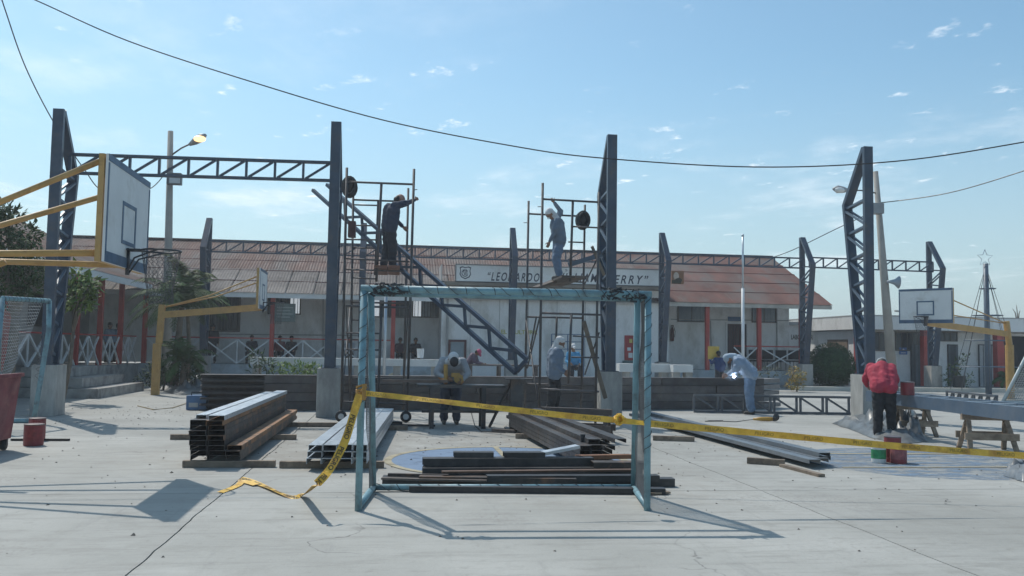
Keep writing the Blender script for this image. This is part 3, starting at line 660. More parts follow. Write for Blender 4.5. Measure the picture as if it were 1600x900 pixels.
# galvanised lengths lying loose on the right
a=G(1292,733);b_=G(1000,655); d3=(b_-a).normalized(); s3=V((d3.y,-d3.x,0))
for k,(o_,z,ln) in enumerate(((-.17,.10,0.),(0,.105,.1),(.17,.10,.35),(.08,.165,.2))):
    wbox(a+s3*o_+V((0,0,z))+d3*ln,b_+s3*o_+V((0,0,z))-d3*ln,.165,.055,mat('dull_grey_sheet',(.17,.195,.22),.4,.4,.15,4,tint=.15,dust=.2),f'long dull grey channel lying loose at right, {["front","second","rear","upper"][k]} one of four','steel channel','loose grey channels at right','steel_channel')
sleeper(G(1168,724),G(1226,728),'short timber under the loose grey channels at right')
k=MB(); k.bar(G(1222,727,.02),G(1284,743,.02),.09,.035); single('wooden_board',k,WOOD,'thin wooden board beside the loose grey channels at right','board')
sleeper(G(1020,688),G(1085,690),'far timber under the loose grey channels')
# long low stack across the court: layered steel lengths
sA=G(313,641); sB=G(409,643); ds=(G(1195,640)-G(409,642)).normalized(); ns=V((-ds.y,ds.x,0))
for k in range(6):
    kk=MB(); o_=ns*(.0+.02*(k%2))+V((0,0,.07+.138*k)); L_=(sB-sA).length
    p=sA+o_-ds*.02*R.random(); q=p+ds*(L_+R.uniform(-.03,.05)); kk.channel(p,q,.128,.42,.016,up=ns)
    o=single('steel_channel',kk,STKSTEEL,f'grey-brown steel channel at the left end of the long low stack, {ORD[k]} layer up','steel channel','steel lengths of the long low stack')
for k in range(4):
    segs=[[0,.10,.345,.60,.84,1],[0,.16,.45,.71,1],[0,.115,.39,.66,.89,1],[0,.2,.5,.77,1]][k]
    q0=G(411,642); Lm=(G(1196,640)-q0).length
    for i in range(len(segs)-1):
        p=q0+ds*(Lm*segs[i]+.012)+ns*(.35+R.uniform(-.015,.03))+V((0,0,.105+.207*k)); q=q0+ds*(Lm*segs[i+1]-.012)+ns*(.35+R.uniform(-.015,.03))+V((0,0,.105+.207*k))
        kk=MB(); kk.bar(p,q,.62,.176)
        # two shallow lips so each length reads as a folded section
        kk.bar(p-ns*.315+V((0,0,.085)),q-ns*.315+V((0,0,.085)),.016,.026); kk.bar(p-ns*.314-V((0,0,.088)),q-ns*.314-V((0,0,.088)),.014,.02)
        single('steel_section',kk,STKSTEEL,f'dark steel section of the long low stack, {ORD[k]} layer up, piece {["first","second","third","fourth","fifth"][i]} from left','steel section','steel lengths of the long low stack')
e0=G(1197,640)+ns*.2; d4=(ds*.9+ns*.55).normalized()
for k in range(5):
    p=e0+V((0,0,.085+.165*k))+ds*R.uniform(0,.05); kk=MB(); n4=V((-d4.y,d4.x,0)); kk.channel(p+n4*.3,p+n4*.3+d4*1.05,.5,.11,.02); single('steel_section',kk,mat('paler_steel_end',(.20,.185,.18),.6,.2,.2,4,tint=.2),f'pale-edged short section at the right end of the long stack, {ORD[k]} up','steel section','steel lengths of the long low stack')
# loose scrap heap behind the goal's bottom bar
HP='loose steel and boards heaped behind the goal'
def scrap(px0,py0,px1,py1,z,w,h,m,label,cat='steel channel',name='steel_channel',solid=False,z1=None):
    p=G(px0,py0);q=G(px1,py1); p.z=z;q.z=z if z1 is None else z1; kk=MB()
    (kk.bar if solid else kk.channel)(p,q,w,h); return single(name,kk,m,label,cat,HP)
DS2=mat('black_primer_steel',(.035,.035,.038),.5,.2,.3,5,dust=.12,tint=.2)
scrap(598,757,1052,760,.05,.16,.09,DS2,'long black length, lowest front piece of the heap behind the goal')
scrap(640,768,1038,772,.035,.14,.06,DS2,'black length nearest the goal bottom bar, at the front of the heap')
scrap(660,752,1000,750,.11,.20,.10,DS2,'thick black beam lying across the middle of the heap')
scrap(655,762,900,766,.10,.12,.06,RSTEEL,'rusty length lying along the front of the heap at left')
scrap(760,764,1028,763,.115,.14,.07,DS2,'black length crossing the front of the heap at right')
scrap(690,761,995,757,.165,.10,.02,mat('rusty_brown_board',(.11,.065,.045),.8,0,.3,5),'thin brown board sloping across the heap behind the goal','board','wooden_board',True)
scrap(660,750,925,748,.21,.18,.09,DS2,'upper black channel at the back of the heap')
scrap(606,757,700,759,.11,.05,.03,RSTEEL,'thin rusty bar poking out left of the heap','steel bar','steel_bar',True)
scrap(596,762,760,766,.10,.07,.02,DWOOD,'dark slat lying at the left end of the heap','board','wooden_board',True)
scrap(708,748,770,748,.285,.16,.06,DS2,'short black offcut on top of the heap, left one of two')
scrap(786,748,850,748,.285,.16,.06,DS2,'short black offcut on top of the heap, right one of two')
scrap(842,748,902,746,.29,.15,.035,GALV,'pale zinc offcut tilted on top of the heap',z1=.37)
scrap(925,752,1005,752,.19,.2,.08,RSTEEL,'rusty offcut at the right end of the heap')
scrap(1005,774,1045,772,.02,.08,.02,WOOD,'thin wooden slat at the right end of the heap','board','wooden_board',True)
scrap(900,746,985,744,.24,.10,.05,mat('rust_orange_plate',(.22,.10,.05),.7,0,.3,6),'orange rusted strip on the right end of the heap','steel bar','steel_bar',True)
p=G(910,729); kk=MB(); kk.bar((p.x,p.y,.0),(p.x,p.y,.42),.055,.055); single('steel_post',kk,DS2,'short black post standing at the right end of the heap','post')
kk=MB(); kk.bar(G(585,662,.03),G(622,660,.03),.3,.06); kk.bar(G(590,664,.04),G(680,665,.04),.06,.04); kk.ball(G(597,660,.08),(.16,.12,.07)); single('tool_bag',kk,BLACK,'black tool bag with a grey bar on the floor beyond the goal','bag')
# ------------------------------------------------------------------ football goals
def net(fn,nu,nv,r,m,name,parent):
    mb=MB(); 
    def strip(pts):
        mb.path(pts,r,3,None,False)
    for i in range(nu+1): strip([fn(i/nu,j/nv) for j in range(nv+1)])
    for j in range(nv+1): strip([fn(i/nu,j/nv) for i in range(nu+1)])
    return build(name,mb,m,parent)
gL=G(560,797);gR=G(1013,799); yg=(gL.y+gR.y)/2; gL=V((gL.x,yg+.05,0)); gR=V((gR.x,yg-.05,0)); GH=2.08
dg=(gR-gL).normalized(); bk=V((-dg.y,dg.x,0))
goal=thing('football_goal',(gL+gR)/2,'turquoise steel football goal frame in the foreground with torn dark net','goal')
rp=.033
TL=gL+V((.0,0,GH)); TR=gR+V((.0,0,GH)); BL=G(583,768)+V((0,0,.045)); BR=G(990,768)+V((0,0,.045))
def post(nm,pts,r=rp):
    k=MB(); k.path(pts,r,12); return build(nm,k,BLUEP,goal,True)
post('goal_post',[gL,TL-V((0,0,.02))]); post('goal_post',[gR,TR-V((0,0,.02))])
cb_=post('crossbar',[TL-dg*.03,TR+dg*.03],.035)
rb=[TL+bk*.24-V((0,0,.03)),TR+bk*.24-V((0,0,.03))]
post('rear_crossbar',[rb[0]+dg*.05,rb[1]-dg*.05],.03)
post('back_stay',[BL-V((0,0,.03)),rb[0]+dg*.05]); post('back_stay',[BR-V((0,0,.03)),rb[1]-dg*.05])
post('ground_bar',[BL,BR]); post('side_bar',[gL+V((0,0,.04)),BL]); post('side_bar',[gR+V((0,0,.04)),BR])
post('top_link',[TL,rb[0]],.03); post('top_link',[TR,rb[1]],.03)
# net lashing wound round the bars, torn bunches, side nets
def lash(p,q,turns,r,parent,m=NETM):
    p=V(p);q=V(q);t=(q-p).normalized(); u=t.orthogonal().normalized(); w=t.cross(u); pts=[]
    n=turns*8
    for i in range(n+1):
        a=2*math.pi*turns*i/n; jj=1+.1*NZ.noise(V((i*.3,p.x,0))); pts.append(p.lerp(q,i/n+.012*math.sin(i*.37))+(u*math.cos(a)+w*math.sin(a))*r*jj)
    k=MB(); k.path(pts,.0034,4); return build('lashing_cord',k,m,parent)
lash(TL,TR,21,.037,goal); lash(gL+V((0,0,.9)),TL,8,.038,goal); lash(gR+V((0,0,.5)),TR,11,.038,goal); lash(BL,BR,13,.038,goal)
for (pa,pb) in ((TL+dg*.07,TL+dg*.38),(TR-dg*.42,TR-dg*.06)):
    k=MB()
    for i in range(70):
        q=V(pa).lerp(V(pb),R.random())+V((0,R.uniform(-.035,.035),R.uniform(-.045,.042)))
        w_=[q+V((R.uniform(-.06,.06),R.uniform(-.03,.03),R.uniform(-.035,.03))) for _ in range(3)]; k.path(w_,.009,4)
    build('net_bunch',k,NETM,goal)
def fringe(pa,pb,dz,n):
    k=MB()
    for i in range(n):
        f=i/n; q=V(pa).lerp(V(pb),f); s_=math.sin(math.pi*f)
        k.path([q,q+V((R.uniform(-.02,.02),R.uniform(-.02,.02),-dz*s_*R.uniform(.6,1.1)))],.004,3)
    pts=[V(pa).lerp(V(pb),i/30)+V((0,0,-dz*math.sin(math.pi*i/30)*.9)) for i in range(31)]; k.path(pts,.005,3); pts=[V(pa).lerp(V(pb),i/30)+V((0,0,-dz*math.sin(math.pi*i/30)*.5)) for i in range(31)]; k.path(pts,.005,3)
    return k
build('hanging_net',fringe(BL.lerp(BR,.25),BL.lerp(BR,.9),.06,70),NETM,goal)
build('hanging_net',fringe(BL.lerp(BR,.02),BL.lerp(BR,.3),.05,30),NETM,goal)
for s_,(g0,t0,b0,r0_) in enumerate(((gL,TL,BL,rb[0]),(gR,TR,BR,rb[1]))):
    def fn(u_,v_,g0=g0,t0=t0,b0=b0,r0_=r0_,s_=s_):
        # gathered net: follows the stay, reaches only part of the way to the post
        zt=v_; near=g0.lerp(t0,zt); far=b0.lerp(r0_,zt); k_=.55*(.35+.65*zt) if s_==0 else .97
        return far.lerp(near,u_*k_+.03)+V((.012*math.sin(17*zt+5*u_),.02*math.sin(9*zt+7*u_),0))
    net(fn,(20,38)[s_],110,.0017,mat('grey_side_net_cord',(.13,.135,.14),.8),'side_net',goal)
# second goal at left edge
h0=G(52,661); h1=AY(77,470,h0.y+.1)
g2=thing('football_goal',h0,'turquoise goal frame at the left edge with white net hanging across it','goal')
def post2(nm,pts,r=.045):
    k=MB(); k.path(pts,r,10); return build(nm,k,BLUEP,g2,True)
l0=AY(4,466,h0.y-1.2); lb=V((l0.x-.1,l0.y,0.))
post2('goal_post',[h0,V(h0).lerp(h1,.35)+V((.03,0,0)),V(h0).lerp(h1,.75)+V((.06,0,0)),h1]); post2('crossbar',[l0,h1]); post2('goal_post',[lb,l0]); post2('ground_bar',[h0+V((0,0,.04)),h0+V((-2.3,-.1,.04))])
lash(l0,h1,12,.05,g2); lash(h0+V((.03,0,.8)),h1,10,.05,g2)
def fn2(u_,v_): 
    top=l0.lerp(h1,.12+.75*u_); bot=lb.lerp(h0,u_*.2)+V((-.5+.6*u_,.1,.9)); return top.lerp(bot,v_)+V((0,.05*math.sin(6*u_+4*v_),-.12*math.sin(math.pi*u_)*v_))
net(fn2,24,24,.0028,NETW,'net',g2)
# third goal: slanted net frame at the right edge
q0=G(1560,640); q0=V((22.2,26.5,0)); q1=AY(1603,556,26.8)
g3=thing('football_goal',q0,'pale goal frame with grey net cut off by the right edge','goal')
q0=AY(1566,624,26.5); q0.z=.03
k=MB(); k.path([q0,q1,q1+V((3,0,0))],.05,10); build('goal_post',k,mat('pale_grey_pipe_paint',(.45,.50,.50),.5),g3,True)
k=MB(); k.path([q0,q0+V((3,0,0))],.05,10); build('ground_bar',k,MATS['pale_grey_pipe_paint'],g3,True)
def fn3(u_,v_): return q0.lerp(q1,v_)+V((3*u_,.1*math.sin(3*u_),0))
net(fn3,34,26,.012,mat('grey_net_cord',(.30,.32,.32),.8),'net',g3)
# ------------------------------------------------------------------ basketball hoops
def hoop(face,ctr,label,scale=1.,border=NAVY,arms=None,pole=None,cables=None,grp='basketball hoops on yellow posts'):
    """face: unit direction the board looks; ctr: centre of the board"""
    face=V(face).normalized(); c=V(ctr); sd=V((-face.y,face.x,0)); U=V((0,0,1)); W_,H_=1.8*scale,1.2*scale
    base=pole if pole is not None else c
    t=thing('basketball_hoop',(base[0],base[1],0),label,'basketball hoop',grp)
    wb=mat('white_backboard_paint',(.66,.67,.66),.55,0,.07,1.5,col2=(.52,.51,.48),amt=.28,scale2=2); bb=mat('blue_backboard_border',(.055,.105,.175),.5,0,.2,3,dust=.1)
    ax=(sd,face,U)
    k=MB(); k.box(c,(W_,.03,H_),ax); bd=build('backboard',k,wb,t)
    bw=.075*scale
    k=MB(); f_=c+face*.018
    k.box(f_+U*(H_/2-bw/2),(W_,.008,bw),ax); k.box(f_-U*(H_/2-bw/2*1.6),(W_,.008,bw*1.6),ax)
    for s_ in(-1,1): k.box(f_+sd*s_*(W_/2-bw/4),(bw/2,.008,H_-bw*2.6),ax)
    build('board_border',k,bb,bd)
    k=MB(); w2,h2=.59*scale,.50*scale; lo=f_-U*.08*scale; lw_=.045*scale
    for s_ in(-1,1): k.box(lo+sd*s_*(w2/2-lw_/2),(lw_,.0085,h2-2*lw_),ax); k.box(lo+U*s_*(h2/2-lw_/2),(w2,.0085,lw_),ax)
    build('target_square',k,bb,bd)
    k=MB(); bq=c-face*.06
    for s_ in(-1,1): k.bar(bq+sd*s_*(W_/2-.03)-U*H_/2,bq+sd*s_*(W_/2-.03)+U*H_/2,.06,.06); k.bar(bq-sd*(W_/2-.06)+U*s_*(H_/2-.03),bq+sd*(W_/2-.06)+U*s_*(H_/2-.03),.055,.055)
    build('back_frame',k,YELP,t)
    rz=c-U*(H_/2-.22*scale)+face*.02; rc=rz+face*(.15+.23)
    k=MB(); ring=[rc+(face*math.cos(a)+sd*math.sin(a))*.225 for a in np.linspace(0,2*math.pi,29)]; k.path(ring,.012,6)
    k.bar(rz+face*.005,rz+face*.16,.22,.02); k.bar(rz-U*.30,rz+U*.02,.09,.025,face)
    for s_ in(-1,1): k.path([rz+sd*s_*.05-U*.28,rz+face*.10+sd*s_*.10-U*.10,rc+sd*s_*.2],.011,6)
    rim=build('rim',k,mat('dark_rim_paint',(.03,.035,.045),.5),t,True)
    k=MB(); n=20; lv=8
    def np_(i,j): 
        a=2*math.pi*(i+.5*(j%2))/n; rr=.222-.075*min(1,j/6)+(.012 if j>6 else 0); return rc+(face*math.cos(a)+sd*math.sin(a))*rr-U*(.078*j+.012)
    for j in range(lv):
        for i in range(n):
            k.path([np_(i,j),np_(i,j+1)],.0025,3,None,False); k.path([np_(i+(1 if j%2 else 0),j),np_(i+(0 if j%2 else -1)+ (0 if j%2 else 0),j+1)],.0025,3,None,False)
    build('net',k,mat('grey_hoop_net',(.07,.07,.075),.8),rim)
    return t,c,face,sd,W_,H_
# near hoop at left, board seen at a slant
c=V((-3.24,11.15,3.02)); t,c,fc,sd,W_,H_=hoop((1,.02,0),c,'large white basketball backboard at upper left with dark rim and yellow arms',1.0,pole=(-6.6,11.15,0))
pole=V((-6.6,11.15,0))
k=MB(); k.path([pole,pole+V((0,0,2.55))],.085,12); build('pole',k,YELP,t,True)
k=MB()
for s_ in(-1,1):
    a_=c-fc*.06+sd*s_*.80
    k=MB(); k.path([a_-V((0,0,.50)),V((pole.x,pole.y+s_*.1,2.48))],.038,8); build('lower_arm',k,YELP,t,True)
    k=MB(); k.path([a_+V((0,0,.55)),V((pole.x+1.2,pole.y+s_*.3,2.72)),V((pole.x,pole.y+s_*.1,2.5))],.036,8); build('upper_arm',k,YELP,t,True)
k=MB(); k.path([V((pole.x+2.0,pole.y,2.46)),V((pole.x,pole.y,1.55))],.04,8); build('brace',k,YELP,t,True)
# far left hoop
pl=G(243,617); c=AX(412,453,-3.62); 
bx=AY(411,453,27.3); c=V((bx.x,27.3,bx.z))
t,c,fc,sd,W_,H_=hoop((1,0.03,0),c,'small-looking white backboard on a yellow post beside the palm',.98,pole=pl)
k=MB(); k.bar((pl.x,27.3,0),(pl.x,27.3,1.5),.20,.20); k.bar((pl.x+.05,27.3,1.5),(pl.x+.10,27.3,AY(250,476,27.3).z),.165,.165); build('pole',k,YELP,t)
e=AY(250,492,27.3); f=AY(404,431+47,27.3)
k=MB(); k.bar((pl.x+.1,27.3,e.z),(c.x-.03,27.3,AY(404,480,27.3).z),.16,.19); build('lower_arm',k,YELP,t)
for s_,(z_,) in zip((-1,1),((.45,),(.05,))):
    p_=V((pl.x+.12,27.3,AY(250,479,27.3).z-.03)); q_=V((c.x-.06,27.3+s_*.75,c.z+.35)); k=MB(); mid=(p_+q_)/2-V((0,0,.10)); k.path([p_,mid,q_],.022,6); build('tie_rod',k,YELP,t,True)
# right hoop
pl=G(1579,624); c=AY(1446,478,0+pl.y-1.6); fcd=V((-.80,-.62,0)).normalized()
t,c,fc,sd,W_,H_=hoop(fcd,c,'white backboard with dark border on a yellow post at right',.95,pole=pl)
zt=AY(1575,502,pl.y).z
k=MB(); k.tube((pl.x,pl.y,0),(pl.x,pl.y,1.9),.14,12); k.tube((pl.x,pl.y,1.9),(pl.x-.1,pl.y,zt),.105,12); build('pole',k,YELP,t)
k=MB(); k.bar((pl.x-.05,pl.y,AY(1575,522,pl.y).z),c-fc*.05-V((0,0,H_/2-.02)),.15,.19); build('lower_arm',k,YELP,t)
for s_ in(-1,1):
    k=MB(); k.path([V((pl.x-.1,pl.y,zt-.08)),c-fc*.06+sd*s_*.7+V((0,0,.1+.14*s_))],.02,6); build('tie_rod',k,YELP,t,True)
# ------------------------------------------------------------------ scaffolds
def scaffold(fr,br,label,planks,casters):
    """fr, br: dicts of pixel layouts for the front and the back frame with their depth Y"""
    p0_=AY(fr['posts'][0][0],650,fr['Y']); t=thing('scaffold_tower',(p0_.x,p0_.y,0),label,'scaffold','scaffold towers of the welders')
    for F_ in(fr,br):
        Y=F_['Y']; tt=.027
        for (x0_,y0_,x1_,y1_) in F_['posts']:
            a_=AY(x0_,y0_,Y); b__=AY(x1_,y1_,Y); b__.z=max(b__.z,.0); k=MB(); k.tube(a_,b__,tt,8); build('post',k,SCAF,t,True)
        for (x0_,y0_,x1_,y1_) in F_['bars']:
            k=MB(); k.tube(AY(x0_,y0_,Y),AY(x1_,y1_,Y),tt*.85,7); build('crossbar',k,SCAF,t,True)
        for (x0_,y0_,x1_,y1_) in F_.get('rungs',()):
            k=MB(); k.tube(AY(x0_,y0_,Y),AY(x1_,y1_,Y),tt*.7,6); build('rung',k,SCAF,t,True)
        for (x0_,y0_,x1_,y1_) in F_.get('pins',()):
            k=MB(); k.tube(AY(x0_,y0_,Y),AY(x1_,y1_,Y),.009,5); build('lock_pin',k,SCAF,t,True)
    return t
s1=scaffold(dict(Y=18.3,posts=[(542,262,533,655),(647,264,636,650),(596,287,588,440),(596,478,590,650)],bars=[(542,284,645,288),(540,478,640,481),(537,628,637,632)],
   rungs=[(541,374,595,375),(541,404,640,409),(541,421,632,424),(540,520,594,521),(540,546,594,547)],pins=[(645,297,652,296)]),
  dict(Y=21.0,posts=[(552,300,547,640),(638,294,630,640),(591,315,586,430)],bars=[(551,312,637,315),(548,472,632,474),(546,590,632,592)],
   rungs=[(551,320,591,321),(551,352,591,353),(550,387,591,388),(550,434,590,436),(548,500,586,501),(548,530,586,531)]),
  'left scaffold tower with ladder rungs and a man on its plank',None,None)
for (px,Y) in ((634,18.3),(533,18.3)):
    q=AY(px,655,Y); k=MB(); k.lathe((q.x,q.y-.09,.118),[(.105,0),(.115,.012),(.115,.045),(.105,.055)],18,(0,1,0)); w_=build('caster',k,BLACK,s1,True)
    k=MB(); k.lathe((q.x,q.y-.096,.118),[(.06,0),(.06,.065)],12,(0,1,0)); build('wheel_hub',k,GALV,w_)
    k=MB(); k.bar((q.x,q.y-.02,.12),(q.x,q.y,.34),.05,.03); build('caster_fork',k,SCAF,w_)
for a_,b__ in (((541,478,18.3),(547,620,21.0)),((638,478,18.3),(630,620,21.0)),((547,478,21.0),(533,640,18.3))):
    k=MB(); k.tube(AY(*a_),AY(*b__),.014,6); build('cross_brace',k,SCAF,s1,True)
def plank(p,q,w,label,th=.045,m=DWOOD):
    k=MB(); k.bar(p,q,w,th); return single('scaffold_plank',k,m,label,'plank','planks on the scaffolds')
P1=AY(598,424,18.25); PL1=V((P1.x,P1.y,P1.z))
pz=AY(610,422,19.3).z
plank((AY(598,424,19.3).x-.02,18.1,pz-.03),(AY(598,424,19.3).x-.02,20.05,pz-.03),.24,'left plank under the man on the left scaffold',m=mat('red_brown_plank',(.17,.085,.06),.8,0,.3,4))
plank((AY(617,424,19.3).x-.02,18.1,pz-.025),(AY(617,424,19.3).x-.02,20.05,pz-.025),.24,'right plank under the man on the left scaffold',m=MATS['red_brown_plank'])
s2=scaffold(dict(Y=18.2,posts=[(848,286,842,690),(936,300,930,690),(895,315,891,440),(893,490,888,600)],bars=[(848,311,938,316),(845,489,940,492),(843,608,936,612),(843,637,936,640)],
   rungs=[(895,354,938,356),(895,391,938,393),(895,525,938,527),(893,558,936,559)],pins=[(840,323,848,323)]),
  dict(Y=20.6,posts=[(826,314,820,640),(914,320,908,640),(870,495,868,560)],bars=[(826,334,911,338),(823,495,909,497),(822,600,908,602)],
   rungs=[(888,378,914,379),(888,440,912,441)],pins=[(818,348,826,348)]),
  'right scaffold tower with diagonal braces and a man in denim on top',None,None)
for a_,b__ in (((838,495,18.2),(826,560,20.6)),((822,500,20.6),(850,690,18.2)),((936,520,18.2),(914,585,20.6)),((938,395,18.2),(908,455,20.6)),((845,489,18.2),(824,575,20.6))):
    k=MB(); k.tube(AY(*a_),AY(*b__),.018,6); build('cross_brace',k,SCAF,s2,True)
pz2=AY(872,437,19.3).z
plank((AY(870,437,19.3).x,18.0,pz2-.03),(AY(870,437,19.3).x,20.8,pz2-.03),.26,'plank under the man on the right scaffold')
plank((AY(885,437,19.3).x+.06,18.0,pz2-.028),(AY(885,437,19.3).x+.06,20.8,pz2-.028),.24,'second plank right of the man on the right scaffold')
plank(AY(836,450,18.0),AY(880,434,19.9),.14,'loose board sticking out left of the right scaffold deck',m=DWOOD)
k=MB(); k.bar(AY(912,502,18.05),AY(946,622,18.9),.085,.04,(0,1,0)); single('scaffold_plank',k,mat('old_brown_plank',(.15,.125,.10),.8,0,.3,5),'long pale plank leaning against the pedestal of the right scaffold','plank','planks on the scaffolds')
k=MB(); k.bar(AY(925,385,19.0),AY(944,430,19.3),.06,.04,(0,1,0)); single('scaffold_plank',k,MATS['old_brown_plank'],'short pale plank leaning high against the right column','plank','planks on the scaffolds')
k=MB(); k.bar(AY(888,414,20.0),AY(941,398,19.9),.16,.10); single('steel_channel',k,NAVY_L,'grey steel length resting across the right scaffold top against the column','steel channel')
# coil-shaped dark bundles hung on the scaffolds
def bundle(px,py,Y,label):
    c=AY(px,py,Y); k=MB()
    for i in range(9):
        rr=.15+.02*(i%3); ph=R.random()*6; yy=(i-4)*.026
        k.path([c+V((rr*math.cos(a)*.75,yy+.02*math.sin(2*a+ph),rr*1.05*math.sin(a))) for a in np.linspace(0,2*math.pi,19)],.028,6)
    k.ball(c,(.12,.10,.16),10,7)
    return single('cable_bundle',k,BLACK,label,'cable','dark bundles hung on the scaffolds')
bundle(546,292,18.7,'black bundle hanging at the top of the left scaffold beside the column')
bundle(911,344,20.3,'black bundle hanging on the rear frame of the right scaffold')
k=MB(); k.span(AY(544,345,19.9),AY(556,372,20.2)); single('tool_box',k,mat('rusty_maroon_box',(.10,.045,.045),.7,0,.25,5),'small maroon box hung on the left scaffold behind the column','box')
# ------------------------------------------------------------------ people
def blob(caps,voxel,it=3):
    mb=MB()
    for (p,q,r1,r2) in caps:
        p=V(p);q=V(q)
        if (p-q).length<1e-5: mb.ball(p,r1,14,10); continue
        t=(q-p).normalized(); u=t.orthogonal().normalized(); w=t.cross(u); vs=[]; n=14
        prof=[(math.sin(a)*r1,-math.cos(a)*r1) for a in np.linspace(.18,math.pi/2,5)]+[(math.sin(a)*r2,(q-p).length-math.cos(a)*r2) for a in np.linspace(math.pi/2,math.pi-.18,5)]
        for r_,z_ in prof: vs+=[p+t*z_+(u*math.cos(2*math.pi*j/n)+w*math.sin(2*math.pi*j/n))*r_ for j in range(n)]
        k=len(prof); fs=[(i*n+j,i*n+(j+1)%n,(i+1)*n+(j+1)%n,(i+1)*n+j) for i in range(k-1) for j in range(n)]+[tuple(range(n))[::-1],tuple((k-1)*n+j for j in range(n))]
        mb.add(vs,fs)
    me=bpy.data.meshes.new('tmp'); me.from_pydata(mb.v,[],mb.f); me.update()
    o=bpy.data.objects.new('tmp',me); COL.objects.link(o)
    r=o.modifiers.new('r','REMESH'); r.mode='VOXEL'; r.voxel_size=voxel
    s_=o.modifiers.new('s','SMOOTH'); s_.factor=.5; s_.iterations=it
    dg_=bpy.context.evaluated_depsgraph_get(); out=bpy.data.meshes.new_from_object(o.evaluated_get(dg_)); bpy.data.objects.remove(o); bpy.data.meshes.remove(me)
    out.shade_smooth(); return out
SKIN=mat('brown_skin',(.25,.135,.085),.5,0,.1,8); HAIR=mat('black_hair',(.015,.013,.012),.6)
def cloth(name,col,**k): return mat(name,col,.85,0,.16,5,bump=.9,bscale=11,dust=.04,**k)
def folds(me,amp,seed):
    me.update(); nn=[v.normal.copy() for v in me.vertices]
    for v,n_ in zip(me.vertices,nn):
        c=v.co; w=NZ.noise(V((c.x*7+seed,c.y*7,c.z*15)))+.7*NZ.noise(V((c.x*16+c.z*8,c.y*16+seed,c.z*14)))
        v.co=c+n_*amp*(w-.15)
    me.update(); return me
